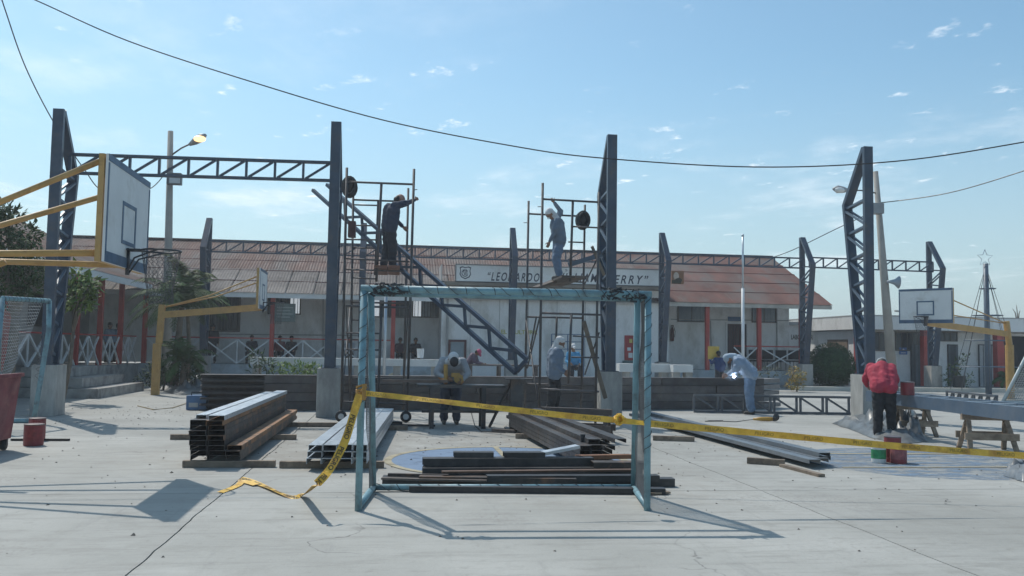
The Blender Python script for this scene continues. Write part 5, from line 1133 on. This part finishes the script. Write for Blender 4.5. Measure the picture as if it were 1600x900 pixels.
# ------------------------------------------------------------------ poles, lamps, wires, flagpole, christmas pole
def lamp_pole(base,top,r0_,r1_,label,armend,lit,grp='street lamps'):
    base=V(base);top=V(top); t=thing('street_lamp',base,label,'street lamp',grp)
    k=MB(); k.tube(base,top,r0_,12,r1_); build('pole',k,mat('concrete_pole',(.33,.31,.28),.8,0,.15,2),t,True)
    a0=base.lerp(top,.90 if lit else .90); k=MB(); k.path([a0,a0.lerp(V(armend),.5)+V((0,0,.05)),V(armend)],.03,6); build('arm',k,SCAF,t,True)
    d=(V(armend)-a0).normalized(); e=V(armend)
    k=MB(); k.path([e-d*.15,e+d*.1,e+d*.4,e+d*.62],.1,10,[.06,.13,.16,.05]); hd=build('lamp_head',k,mat('grey_lamp_head',(.3,.3,.3) if lit else (.7,.7,.69),.4),t,True)
    k=MB(); k.ball(e+d*.36-V((0,0.10,.05)),(.22,.14,.12),14,8); build('lens',k,mat('lit_lens',(.5,.35,.2),.3,emit=(1,.60,.26),estr=1.7) if lit else mat('unlit_lens',(.7,.7,.68),.2),hd,True)
    return t
b0=AY(262,600,34);
tL=AY(266.5,205,34); lp=lamp_pole((AY(261,560,34).x,34,0),tL,.19,.10,'tall concrete lamp pole at left with its sodium lamp lit',AY(301,223,33.6),True)
q=AY(268,280,33.7); k=MB(); k.box(q+V((.12,-.05,0)),(.5,.25,.42)); build('floodlight',k,mat('dark_floodlight_body',(.09,.10,.11),.5),lp); k=MB(); k.box(q+V((.16,-.182,-.02)),(.38,.012,.30)); build('floodlight_glass',k,mat('grey_flood_glass',(.42,.46,.48),.2),lp)
tR=AY(1368,268,34); bR=AY(1396,600,34); lp2=lamp_pole((bR.x,34,0),tR,.21,.10,'leaning concrete lamp pole at right with loudspeaker horn',AY(1321,297,33.6),False)
q=AY(1369,327,33.8); k=MB(); k.box(q+V((-.1,-.1,0)),(.55,.4,.42)); build('junction_box',k,mat('grey_box_paint',(.24,.26,.28),.5),lp2)
q=AY(1386,440,33.7); k=MB(); k.lathe(q+V((.0,0,0)),[(.05,0),(.06,.12),(.12,.3),(.26,.46),(.25,.47),(.1,.3)],14,(1,-.2,-.05)); build('horn',k,mat('grey_horn_paint',(.28,.32,.36),.5),lp2,True)
def wire(pts,r,label,name='overhead_cable'):
    k=MB(); k.path(pts,r,5); return single(name,k,CABLE,label,'cable','overhead cables')
def cat(pxs,Ys,n=40):
    P_=[AY(a,b,Y) for (a,b),Y in zip(pxs,Ys)]; out=[]
    # smooth quadratic-ish interpolation through the given points (Catmull-Rom)
    for i in range(len(P_)-1):
        p0_,p1_,p2_,p3_=P_[max(i-1,0)],P_[i],P_[i+1],P_[min(i+2,len(P_)-1)]
        for j in range(8):
            t=j/8; out.append(.5*((2*p1_)+(p2_-p0_)*t+(2*p0_-5*p1_+4*p2_-p3_)*t*t+(3*p1_-p0_-3*p2_+p3_)*t**3))
    return out+[P_[-1]]
wire(cat([(-60,-48),(55,0),(200,64),(400,130),(600,188),(800,228),(940,247),(1180,261),(1400,252),(1600,222),(1760,190)],[13.3,13,12.7,12.3,12,11.6,11.3,10.9,10.5,10.1,9.8]),.0085,'long black cable sagging right across the sky in front of the columns')
wire(cat([(-6,-30),(8,15),(40,105),(85,193),(130,262),(165,300),(232,296),(264,262)],[26,27,28,29.5,31,32,33.3,33.9]),.018,'twisted cable dropping from the top left corner to the lamp pole')
wire(cat([(1376,317),(1480,302),(1600,267),(1750,215)],[34,31,28,25]),.02,'thin cable running from the right lamp pole to the right edge')
wire(cat([(1366,330),(1310,356),(1240,390),(1205,403)],[34,35,38,41]),.018,'thin cable from the right lamp pole down to the school roof')
fp=AY(1161,590,33.5); ft=AY(1160.5,368,33.5)
t=thing('flagpole',(fp.x,33.5,0),'white-and-grey flagpole in front of the barred school door','flagpole')
k=MB(); k.tube((fp.x,33.5,0),(fp.x,33.5,4.0),.06,10); build('lower_pole',k,WHITEP,t,True); k=MB(); k.tube((fp.x,33.5,4.0),(fp.x,33.5,ft.z),.04,8); build('upper_pole',k,GALV,t,True); k=MB(); k.ball((fp.x,33.5,ft.z),.06,8,6); build('finial',k,GALV,t,True)
# narrow white pipe beside the scaffold
q=AY(603,470,29); k=MB(); k.tube((q.x,29,0),(q.x,29,AY(603,446,29).z),.05,8); single('white_pipe',k,GALV,'thin pale upright pipe seen through the left scaffold','pipe',smooth=True)
# steel christmas-tree pole with star
xb=G(1545,616); xt=AY(1540,412,xb.y)
t=thing('star_pole',(xb.x,xb.y,0),'tall steel pole with guy strings and a wire star, shaped like a christmas tree','pole')
k=MB(); k.tube((xb.x,xb.y,0),xt,.12,10,.10); build('pole',k,NAVY_L,t,True)
for py_,w_ in((451,.30),(493,.55),(532,.85),(573,1.15)):
    q=AY(1543,py_,xb.y); rr=w_
    k=MB(); k.path([q+V((rr*math.cos(a),rr*math.sin(a),0)) for a in np.linspace(0,2*math.pi,17)],.016,5); k.bar(q-V((rr,0,0)),q+V((rr,0,0)),.04,.04); k.bar(q-V((0,rr,0)),q+V((0,rr,0)),.04,.04); build('ring',k,NAVY_L,t)
for i in range(8):
    a=2*math.pi*i/8+.2; k=MB(); k.path([xt-V((0,0,.1)),V((xb.x+1.35*math.cos(a),xb.y+1.35*math.sin(a),.15))],.012,4); build('guy_string',k,SCAF,t)
sc_=AY(1539,403,xb.y); pts=[]
for i in range(11):
    a=math.pi/2+i*math.pi/5; rr=.34 if i%2==0 else .15; pts.append(sc_+V((rr*math.cos(a),0,rr*math.sin(a))))
k=MB(); k.path(pts,.014,5); build('star',k,GALV,t)
# far pole beyond the flat roof
q=AY(1409,470,60); k=MB(); k.tube((q.x,60,0),(q.x,60,AY(1409,480,60).z),.14,8); k.bar(AY(1398,486,60),AY(1420,487,60),.12,.12); single('power_pole',k,CONC,'distant pole with a crossarm above the flat roof','pole')
# ------------------------------------------------------------------ cans, bin, machines, small stuff
def can(px,py,h,r,m,label,z=0.,lidm=None,band=None):
    p=G(px,py,z); p.z=z; t=thing('paint_can',p,label,'paint can','paint cans about the site')
    k=MB(); k.lathe(p+V((0,0,.003)),[(r*.97,0),(r,.012),(r,h-.012),(r*.97,h)],20); build('can',k,m,t)
    k=MB(); k.lathe(p+V((0,0,h+.0035)),[(r*1.02,-.014),(r*1.03,0),(r*.9,.004)],20); build('rim',k,lidm or mat('dull_tin',(.16,.13,.13),.45,.5,.2,6),t)
    if band: k=MB(); k.lathe(p+V((0,0,h*.25)),[(r*1.004,0),(r*1.008,.01),(r*1.008,h*.5),(r*1.004,h*.51)],20); build('label_band',k,band,t)
    return t
can(1395,722,.36,.115,RED,'taller dark red paint can behind the tape, left of two red ones')
can(1404,724,.25,.11,mat('brighter_red_tin',(.29,.05,.055),.5,0,.2,6),'shorter red paint can overlapping the taller one under the tape',band=mat('pale_red_label',(.31,.10,.10),.6,0,.3,20))
can(1373,723,.25,.10,mat('white_tin',(.60,.60,.58),.5,0,.1,5),'white and green paint can left of the red cans',band=mat('green_label',(.03,.24,.09),.5,0,.3,12))
q=p0.lerp(p1,.27); bmz=.80-.0
t_=can(1447,620,.24,.12,RED,'red paint can standing on the lying grey-blue column',z=.802)
t_.location=V((q.x+sd.x*0,q.y,.802))+V((.0,.18,-.02))
can(52,696,.31,.135,RED,'dark red paint can beside the bin at left',band=mat('dark_red_label',(.22,.03,.035),.5,0,.3,15)); can(57,688,.34,.12,RED,'second red paint can just behind the one by the bin')
k=MB(); p=G(82,689); k.bar(p-V((.6,0,-.02)),p+V((.25,0,.02)),.05,.03); single('paint_brush',k,BLACK,'dark paint roller handle on the floor behind the red cans','tool')
bn=G(-30,714); t=thing('wheeled_bin',(bn.x-.5,bn.y,0),'dark red metal bin on wheels cut off by the left edge','bin')
k=MB(); k.add([(bn.x-1.2,bn.y-.05,.16),(bn.x+.02,bn.y-.05,.16),(bn.x+.02,bn.y+.85,.16),(bn.x-1.2,bn.y+.85,.16),(bn.x-1.3,bn.y-.12,1.0),(bn.x+.09,bn.y-.12,1.02),(bn.x+.09,bn.y+.92,1.02),(bn.x-1.3,bn.y+.92,1.0)],[(0,3,2,1),(4,5,6,7),(0,1,5,4),(1,2,6,5),(2,3,7,6),(3,0,4,7)])
build('body',k,mat('maroon_bin_paint',(.18,.035,.045),.55,0,.25,4,col2=(.3,.12,.11),amt=.35,scale2=3,dust=.1),t)
k=MB(); k.bar((bn.x-1.34,bn.y-.13,1.03),(bn.x+.12,bn.y-.13,1.05),.05,.05); k.bar((bn.x+.10,bn.y-.10,1.05),(bn.x+.10,bn.y+.94,1.05),.05,.05); build('rim',k,MATS['maroon_bin_paint'],t)
for dx,dy in((-.03,.0),(-.03,.75),(-1.1,0)):
    k=MB(); k.lathe((bn.x+dx-.03,bn.y+dy,.078),[(.07,0),(.075,.01),(.075,.05),(.07,.06)],16,(1,0,0)); w_=build('wheel',k,BLACK,t,True); k=MB(); k.span((bn.x+dx-.045,bn.y+dy-.02,.08),(bn.x+dx+.045,bn.y+dy+.03,.165)); build('wheel_fork',k,DSTEEL,w_)
wm=G(306,641); t=thing('welding_machine',wm,'blue welding machine on the floor at the left end of the long stack','machine')
k=MB(); k.box((wm.x,wm.y+.25,.17),(.44,.5,.32)); build('case',k,mat('blue_machine_case',(.06,.14,.27),.45,0,.2,5,dust=.1),t); k=MB(); k.path([(wm.x-.15,wm.y+.2,.33),(wm.x-.15,wm.y+.2,.40),(wm.x+.15,wm.y+.2,.40),(wm.x+.15,wm.y+.2,.33)],.015,6); build('handle',k,BLACK,t); k=MB(); k.box((wm.x-.06,wm.y-.004,.12),(.2,.012,.1)); build('control_panel',k,mat('grey_panel',(.35,.35,.34),.5),t)
k=MB(); k.path(cat_pts:=[G(292,630,.012),G(270,637,.012),G(240,640,.012),G(215,634,.012)],.012,5); single('hose',k,mat('tan_hose',(.35,.27,.16),.6),'tan hose trailing left from the blue welding machine','hose')
gp=G(1196,659); t=thing('angle_grinder',gp,'orange-yellow angle grinder lying on the floor in front of the dark truss','tool')
k=MB(); k.path([gp+V((-.28,0,.055)),gp+V((-.1,0,.06)),gp+V((.06,0,.06)),gp+V((.16,0,.06))],.05,10,[.022,.045,.05,.045]); build('body',k,mat('orange_tool_body',(.55,.30,.05),.45),t,True)
k=MB(); k.path([gp+V((.16,0,.06)),gp+V((.22,0,.065)),gp+V((.27,0,.06))],.05,10,[.045,.055,.04]); k.lathe(gp+V((.22,-.06,.11)),[(.08,0),(.08,.01)],16,(.2,-1,.1)); build('disc_head',k,DSTEEL,t,True)
k=MB(); k.path([gp+V((-.28,0,.05)),gp+V((-.5,.1,.008)),gp+V((-.75,-.15,.008)),gp+V((-1.0,0,.008)),gp+V((-1.4,-.05,.008)),gp+V((-1.25,.12,.008)),gp+V((-.95,.05,.016))],.008,5); build('power_cord',k,BLACK,t)
k=MB(); k.path([G(735,640,.01),G(742,665,.01),G(752,674,.01),G(790,676,.01)],.009,5); single('power_cable',k,BLACK,'black power cable curling on the floor by the work table','cable')
k=MB(); k.bar(G(770,672,.03),G(806,674,.03),.12,.05); single('timber_offcut',k,DWOOD,'dark timber offcut on the floor left of the black stand','timber')
# crumpled plastic sheets
def sheet(pxpoly,zamp,label,m,seed,name='plastic_sheet',n=26):
    P_=[G(*p) for p in pxpoly]; c=sum(P_,V((0,0,0)))/len(P_); k=MB(); idx={}; 
    rings=10; nn=36
    bound=[]
    for i in range(nn):
        f=i/nn*len(P_); a=P_[int(f)%len(P_)]; b_2=P_[(int(f)+1)%len(P_)]; bound.append(a.lerp(b_2,f-int(f)))
    k.v.append((c.x,c.y,zamp*.9))
    for r_ in range(1,rings+1):
        for i in range(nn):
            q=c.lerp(bound[i],r_/rings); e=1-(r_/rings)**3
            w=abs(NZ.noise(V((q.x*3.1,q.y*3.1,seed))))*1.2+abs(NZ.noise(V((q.x*9,q.y*9,seed+3))))*.6+.15
            q=q+V((NZ.noise(V((i*.9,r_,seed)))*.06,NZ.noise(V((i*.9,r_,seed+9)))*.06,0))
            k.v.append((q.x,q.y,.006+zamp*w*(e*.85+.15)*(1 if r_<rings else .08)))
    for i in range(nn): k.f.append((0,1+i,1+(i+1)%nn))
    for r_ in range(rings-1):
        for i in range(nn):
            a=1+r_*nn; k.f.append((a+i,a+nn+i,a+nn+(i+1)%nn,a+(i+1)%nn))
    o=single(name,k,m,label,'plastic sheet',None,True); return o
GPL=mat('grey_plastic_sheet',(.10,.112,.12),.4,0,.4,5,dust=.2); GPLL=mat('pale_plastic_sheet',(.14,.155,.17),.4,0,.4,5)
sheet([(1300,662),(1340,655),(1385,660),(1425,668),(1450,690),(1420,694),(1385,690),(1360,684),(1330,672)],.36,'dark grey plastic sheet crumpled on the floor under the painter',GPL,3.)
k=sheet([(1400,668),(1432,664),(1448,690),(1420,692),(1398,684)],.55,'grey plastic draped over the foot of the rear trestle',GPL,8.)
sheet([(1568,744),(1582,732),(1620,726),(1650,740),(1640,752),(1600,754)],.26,'pale grey crumpled plastic at the right edge of the court',GPLL,5.)
sheet([(255,612),(285,600),(325,598),(340,610),(310,616),(275,617)],.35,'heap of black and white plastic bags behind the blue machine',GPL,11.)
sheet([(285,606),(318,600),(330,607),(300,610)],.55,'white plastic bags lying on the dark heap by the pedestal',mat('white_plastic_bag',(.55,.57,.58),.4,0,.2,6),14.)
# ------------------------------------------------------------------ barrier tape
def ribbon(pts,w,facing,twist=None):
    k=MB(); n=len(pts); fr=[]
    for i,p in enumerate(pts):
        t=(pts[min(i+1,n-1)]-pts[max(i-1,0)]).normalized(); f=V(facing[i]) if isinstance(facing,list) else V(facing)
        x=t.cross(f).normalized(); a=twist[i] if twist else 0; nrm=x.cross(t); x=x*math.cos(a)+nrm*math.sin(a); fr.append((p,t,x,x.cross(t)))
        k.v+=[tuple(p-x*w/2),tuple(p+x*w/2)]
    k.f=[(2*i,2*i+1,2*i+3,2*i+2) for i in range(n-1)]
    return k,fr
def dense(pts,n=12):
    out=[]
    for i in range(len(pts)-1):
        p0_,p1_,p2_,p3_=pts[max(i-1,0)],pts[i],pts[i+1],pts[min(i+2,len(pts)-1)]
        for j in range(n):
            t=j/n; out.append(.5*((2*p1_)+(p2_-p0_)*t+(2*p0_-5*p1_+4*p2_-p3_)*t*t+(3*p1_-p0_-3*p2_+p3_)*t**3))
    return out+[pts[-1]]
def tape_print(fr,parent,txt='PELIGRO',gap=.26,h=.040,start=.05,ink=None):
    # lettering warped along the ribbon
    me0=text_mesh(txt,1,0,.0 if ink else .02,0); a=np.array([v.co for v in me0.vertices]); lo=a.min(0); hi=a.max(0); sc=h/(hi[1]-lo[1]); wlen=(hi[0]-lo[0])*sc
    cum=[0.]
    for i in range(len(fr)-1): cum.append(cum[-1]+(fr[i+1][0]-fr[i][0]).length)
    k=MB(); s=start
    def at(d,yv):
        i=max(0,min(len(cum)-2,int(np.searchsorted(cum,d))-1)); f=(d-cum[i])/max(1e-6,cum[i+1]-cum[i]); p=fr[i][0].lerp(fr[i+1][0],f); x=fr[i][2].lerp(fr[i+1][2],f); nn=fr[i][3]
        v=O-p; sg=1 if nn.dot(v)>0 else -1
        return p+x*yv+nn*sg*.0025
    up_sign=1
    while s+wlen<cum[-1]:
        i=max(0,int(np.searchsorted(cum,s))-1); flip=1
        k.add([at(s+(c[0]-lo[0])*sc,((c[1]-lo[1])*sc-h/2)*flip) for c in a],[tuple(p.vertices) for p in me0.polygons]); s+=wlen+gap
    o=build('lettering',k,ink or INK,parent); o['kind']='stuff'; return o
tp=thing('barrier_tape',gL+V((0,0,1.1)),'yellow barrier tape stretched from the left goal post across to the right edge','tape')
yq=gL.y-.06
pts=[AY(566,614,yq),AY(680,626,yq-.03),AY(800,640,yq-.03),AY(900,651,yq-.04),AY(968,657,yq-.04),AY(1015,662,yq-.02)]
k,fr=ribbon(dense(pts),.058,(0,1,0),[.35*math.sin(i*.13)+.4+.12*math.sin(i*.71) for i in range(61)]); build('tape_strip',k,TAPE,tp); tape_print(fr,tp,gap=.34,h=.032,ink=TINK)
pts=[AY(1015,662,yq-.05),AY(1120,671,yq-.1),AY(1250,683,yq-.15),AY(1400,697,yq-.2),AY(1600,712,yq-.25),AY(1720,721,yq-.3)]
k,fr=ribbon(dense(pts),.066,(0,1,0),[.32*math.sin(i*.17+1)+.12*math.sin(i*.63) for i in range(61)]); build('tape_strip',k,TAPE,tp); tape_print(fr,tp,gap=.31,h=.034,ink=TINK)
k=MB(); kc_=AY(968,655,yq-.05)
for i in range(7):
    a=R.random()*6; k.path([kc_+V((.045*math.cos(a+b)*R.uniform(.6,1.2),.03*math.sin(2*b),.045*math.sin(a+b)*R.uniform(.6,1.2))) for b in np.linspace(0,5,9)],.013,5)
build('tape_knot',k,TAPE,tp)
k=MB()
for zz_ in np.linspace(-.045,.045,5):
    c=gL.lerp(TL,.535)+V((0,0,zz_)); k.path([c+V((.043*math.cos(a),.043*math.sin(a),.015*math.sin(a+zz_*50))) for a in np.linspace(0,2*math.pi,13)],.012,5)
c=AY(569,600,yq); k.path([AY(566,612,yq-.02),c,AY(568,625,yq-.03)],.02,5); build('tape_knot',k,mat('rusty_orange_tape',(.42,.22,.05),.6),tp)
t2=thing('barrier_tape',G(470,772),'loose end of yellow tape hanging from the goal post and trailing on the floor','tape')
pts=[AY(562,616,yq-.03),AY(551,652,yq-.08),AY(541,684,yq-.16),AY(530,708,yq-.22),AY(514,735,yq-.3),AY(494,757,yq-.36),G(475,773,.03),G(460,777,.012),G(440,771,.014),G(415,760,.016),G(392,752,.014),G(375,748,.012)]
n_=len(dense(pts)); k,fr=ribbon(dense(pts),.075,[(0,1,0)]*60+[(0,.35,-1)]*(n_-60),[.35*math.sin(i*.11) for i in range(n_)]); build('tape_strip',k,TAPE,t2); tape_print(fr,t2,gap=.08,h=.046,start=.2)
pts=[G(400,757,.022),G(380,752,.02),G(372,758,.012),G(358,764,.012),G(344,769,.010)]
k,fr=ribbon(dense(pts),.075,(0,.35,-1)); build('tape_strip',k,TAPE,t2)
# ------------------------------------------------------------------ plants
def leaves(mb,c,n,rad3,ls,flat=.5,asp=.45):
    for i in range(n):
        while True:
            q=V((R.uniform(-1,1),R.uniform(-1,1),R.uniform(-1,1)))
            if .25<q.length<1: break
        p=V(c)+V((q.x*rad3[0],q.y*rad3[1],q.z*rad3[2])); d=(q.normalized()*.7+V((R.uniform(-1,1),R.uniform(-1,1),R.uniform(-.9,.7)))*.8).normalized(); s=d.cross(V((R.uniform(-.4,.4),R.uniform(-.4,.4),1))).normalized(); l_=ls*R.uniform(.6,1.3); n2=d.cross(s)*l_*.12
        mb.add([p,p+d*l_*.45+s*l_*asp*.5+n2,p+d*l_,p+d*l_*.45-s*l_*asp*.5+n2],[(0,1,2,3)])
def tree(name,base,label,clumps,ls,m,trunk_top,tr_r,catg='tree',nper=160,branch=True,grp=None,asp=.45,asleaf='crown'):
    t=thing(name,base,label,catg,grp); base=V(base); mb=MB()
    for (c,r) in clumps: leaves(mb,c,int(nper*R.uniform(.8,1.2)),r if isinstance(r,tuple) else (r,r,r*.8),ls,asp=asp)
    build(asleaf,mb,m,t)
    k=MB(); tt=V(trunk_top); k.path([base,base.lerp(tt,.5)+V((.04,.02,0)),tt],tr_r,8,[tr_r,tr_r*.8,tr_r*.55])
    if branch:
        for (c,r) in clumps: k.path([tt.lerp(base,.15),(tt+V(c))/2+V((0,0,.05)),V(c)],tr_r*.3,5,[tr_r*.45,tr_r*.3,tr_r*.12])
    build('trunk',k,BARK,t,True); return t
tb_=AX(15,600,-8.9); tb_=V((-9.0,AX(10,520,-9.0).y,0))
cl_=[]
for (px,py,r) in ((-10,345,.55),(14,350,.5),(30,362,.42),(5,380,.6),(30,388,.5),(42,372,.35),(-15,400,.6),(18,412,.5),(40,402,.42),(50,420,.35),(-5,430,.5),(25,440,.4),(60,425,.28),(-20,325,.4),(5,328,.3),(45,452,.3),(12,465,.35)):
    cl_.append((AY(px,py,tb_.y+R.uniform(-.7,.7)),r))
tree('leafy_tree',tb_,'dark leafy tree behind the yellow hoop arms at the left edge',cl_,.16,LEAFD,(tb_.x+.2,tb_.y,2.4),.16,nper=125)
fy=24.0; fb_=AY(118,600,fy); cl_=[(AY(px,py,fy+R.uniform(-.3,.3)),r) for px,py,r in ((118,428,.3),(128,440,.32),(136,452,.25),(120,458,.3),(112,470,.25),(130,470,.22),(142,442,.18))]
tree('frangipani_tree',(fb_.x-.3,fy,0),'light green big-leaved shrub right of the first tall column',cl_,.26,LEAFL,(fb_.x-.1,fy,2.0),.07,nper=42,asp=.42)
def palm(base,h,label,nf,fl,m,lean=(0,0),stems=1,grp=None,name='palm_tree',tr=.11):
    base=V(base); t=thing(name,base,label,'palm',grp); top=base+V((lean[0],lean[1],h))
    k=MB(); k.path([base,base.lerp(top,.5)+V((-lean[0]*.15,0,0)),top],tr,10,[tr*1.25,tr,tr*.75]); build('trunk',k,BARK,t,True)
    for i in range(nf):
        az=2*math.pi*i/nf*1.0+R.uniform(-.3,.3); el=R.uniform(.25,1.4); L_=fl*R.uniform(.8,1.15); pts=[];d=V((math.cos(az)*math.cos(el),math.sin(az)*math.cos(el),math.sin(el))); p=top.copy()
        seg=9
        for s in range(seg+1): pts.append(p.copy()); p=p+d*L_/seg; d=(d+V((0,0,-.20-.05*s*.3))).normalized()
        k=MB(); k.path(pts,.014,4,[.022*(1-.8*s/seg) for s in range(seg+1)])
        for s in range(1,seg*4):
            f=s/(seg*4)*seg; a=int(f); q=pts[a].lerp(pts[a+1],f-a); tt=(pts[a+1]-pts[a]).normalized(); sd_=tt.cross(V((0,0,1))); sd_=sd_.normalized() if sd_.length>.1 else V((1,0,0)); ll=.42*fl/1.6*math.sin(math.pi*min(1,.12+.9*f/seg))+.05
            for sg in(-1,1):
                e=(sd_*sg*.85+tt*.55+V((0,0,-.35+R.uniform(-.2,.15)))).normalized()*ll; w=tt*.018
                k.add([q-w,q+w,q+e*.6+w*.9+V((0,0,-.01)),q+e+V((0,0,-.05*ll))],[(0,1,2,3)])
        build('frond',k,m,t)
    return t
pb_=AY(272,600,30.5); palm((pb_.x,30.5,0),AY(272,480,30.5).z,'green palm with arching fronds behind the far left hoop post',24,1.9,LEAFM,(.15,0))
pb_=AY(300,600,31.5); palm((pb_.x-.1,31.5,0),AY(296,430,31.5).z*.93,'taller thin palm rising beside the far left steel column',10,1.35,mat('olive_leaf',(.075,.095,.03),.7,0,.3,2,spec=.2),(-.2,0),tr=.07)
pb_=AY(286,600,30.0); palm((pb_.x,30.0,0),.9,'low palm shrub at the foot of the bigger palm',14,1.2,LEAFM,tr=.1)
for i,(px,py,s,lb) in enumerate(((255,590,.55,'dark low shrub left of the palm foot behind the hoop post'),(235,575,.45,'small dark shrub at the right end of the concrete steps'),(300,570,.45,'leafy shrub between the palm and the far left column'))):
    b0_=AY(px,605,30.2); tree('low_shrub',(b0_.x,30.2+.2*i,0),lb,[((b0_.x+R.uniform(-.3,.3),30.2+R.uniform(-.2,.2),s*R.uniform(.6,1.7)),s*.6) for _ in range(5)],.14,LEAFD,(b0_.x,30.2+.2*i,.5),.04,'shrub',70,False)
bb_=AY(1302,608,36.0); rr=.95
t=thing('round_bush',(bb_.x,36.2,0),'neatly clipped round dark green bush by the white block','bush'); mb=MB()
for i in range(5200):
    while True:
        q=V((R.uniform(-1,1),R.uniform(-1,1),R.uniform(-1,1)))
        if .78<q.length<1: break
    bump_=1+.05*NZ.noise(q*3)
    p=V((bb_.x,36.2,.98))+V((q.x*.98,q.y*.9,q.z*.96))*bump_; 
    if p.z<.03: continue
    d=(q.normalized()+V((R.uniform(-1,1),R.uniform(-1,1),R.uniform(-1,1)))*.7).normalized(); s=d.orthogonal().normalized(); mb.add([p,p+d*.04+s*.022,p+d*.10,p+d*.04-s*.022],[(0,1,2,3)])
build('foliage',mb,mat('bush_leaf',(.028,.075,.024),.75,0,.4,6,spec=.2,bump=1.,bscale=18),t); k=MB(); k.tube((bb_.x,36.2,0.1),(bb_.x,36.2,.6),.06,8); k.ball((bb_.x,36.2,.97),(.80,.74,.80),16,10); build('inner_leaves',k,mat('bush_leaf',(.028,.075,.024),.75,0,.4,6,spec=.2,bump=1.,bscale=18),t)
q=AY(462,577,28.5); tree('low_hedge',(q.x,28.5,0),'bright green low hedge just behind the steel stack',[((q.x+dx,28.5,AY(462,577,28.5).z+R.uniform(-.1,.05)),(.3,.3,.22)) for dx in(-.5,-.2,.1,.4,.55)],.13,LEAFL,(q.x,28.5,.35),.05,'hedge',110,False,asleaf='foliage')
q=AY(405,580,28.2); tree('young_plant',(q.x,28.2,0),'small dark plant left of the hedge behind the steel stack',[((q.x+R.uniform(-.25,.25),28.2,.9+R.uniform(-.3,.3)),.22) for _ in range(5)],.2,LEAFD,(q.x,28.2,.8),.03,'plant',24,True,asp=.25)
q=AY(1494,605,35.2); t=tree('potted_plant',(q.x,35.2,.12),'loose leafy plant beside a dark bucket near the right hoop',[((AY(px,py,35.2+R.uniform(-.2,.2))),.2) for px,py in ((1480,590),(1486,575),(1494,580),(1500,566),(1505,558),(1478,600),(1515,590),(1510,600),(1490,600))],.17,LEAFD,(q.x,35.2,.6),.035,'plant',26,True,asp=.4)
q=AY(1499,612,34.8); k=MB(); k.lathe((q.x,34.8,.125),[(.2,0),(.26,.5),(.27,.52),(.24,.52)],16); single('planter_bucket',k,mat('black_plastic_bucket',(.03,.035,.04),.5),'black plastic bucket planter near the right hoop','planter',smooth=False)
q=AY(1245,593,33.0); k=MB(); tree('flower_clump',(q.x,33.0,0),'yellow flowering clump between the stack and the right column',[((q.x+R.uniform(-.2,.2),33,R.uniform(.2,.8)),.27) for _ in range(6)],.11,mat('yellow_petals',(.40,.25,.04),.6,0,.3,6,col2=(.10,.16,.03),amt=.5,scale2=9),(q.x,33,.4),.03,'flowers',85,False,asleaf='blossoms')
q=AY(1576,610,36.0); palm((q.x,36.0,.12),.35,'small palm plant by the right red pillar',12,1.0,LEAFM,tr=.07)
q=AY(1180,582,33.5); tree('low_shrub',(q.x,33.5,0),'grey-green creeping plant right of the welder behind the stack',[((q.x+dx,33.5,.75),(.35,.3,.2)) for dx in(-.8,-.3,.3,.8)],.12,mat('grey_green_leaf',(.09,.11,.07),.6,0,.3,3),(q.x,33.5,.5),.03,'shrub',50,False)
q=AY(1590,480,62); t=tree('bare_tree',(q.x,62,0),'thin bare tree beyond the flat roof at far right',[(AY(1590+dx,py,62),.3) for dx,py in((-8,482),(4,485),(-2,476))],.05,BARK,(q.x,62,AY(1590,497,62).z),.12,'tree',6,True)
# far hills and town haze line beyond the roofs
k=MB(); n=60
for i in range(n+1):
    x=-500+1400*i/n; k.v+=[(x,900,-2),(x,900,3+5*abs(NZ.noise(V((i*.21,0,3)))))]
k.f=[(2*i,2*i+2,2*i+3,2*i+1) for i in range(n)]
structure(build('hills',k,mat('far_scrub',(.16,.17,.15),.95)))

# small chips, dust and weld scraps on the slab
k=MB()
for i in range(900):
    f=R.random()
    if f<.55: x,y=R.gauss(1.2,2.6),R.gauss(14.5,2.6)
    elif f<.8: x,y=R.uniform(-5,9),R.uniform(6.5,21)
    else: x,y=R.gauss(-5.8,1.),R.gauss(20,2)
    r_=R.uniform(.006,.022)*(1.6 if R.random()<.08 else 1); a=R.random()*3
    k.add([(x+r_*math.cos(a),y+r_*math.sin(a),.001),(x+r_*.8*math.cos(a+2.2),y+r_*.8*math.sin(a+2.2),.001),(x+r_*.9*math.cos(a+4),y+r_*.9*math.sin(a+4),.001),(x,y,r_*.7)],[(0,1,3),(1,2,3),(2,0,3)])
o=build('debris',k,mat('site_chips',(.16,.145,.125),.9,0,.5,14)); o['kind']='stuff'
# thin dusty air round the whole place
k=MB(); k.span((-720,-80,-5),(1000,1600,14))
m=bpy.data.materials.new('dusty_air'); m.use_nodes=True; n=m.node_tree.nodes; l=m.node_tree.links; n.remove(n['Principled BSDF'])
v=n.new('ShaderNodeVolumePrincipled'); v.inputs['Color'].default_value=(.93,.96,1,1); v.inputs['Density'].default_value=.0017; v.inputs['Anisotropy'].default_value=.35; l.new(v.outputs[0],n['Material Output'].inputs['Volume'])
o=build('haze',k,m); o['kind']='stuff'
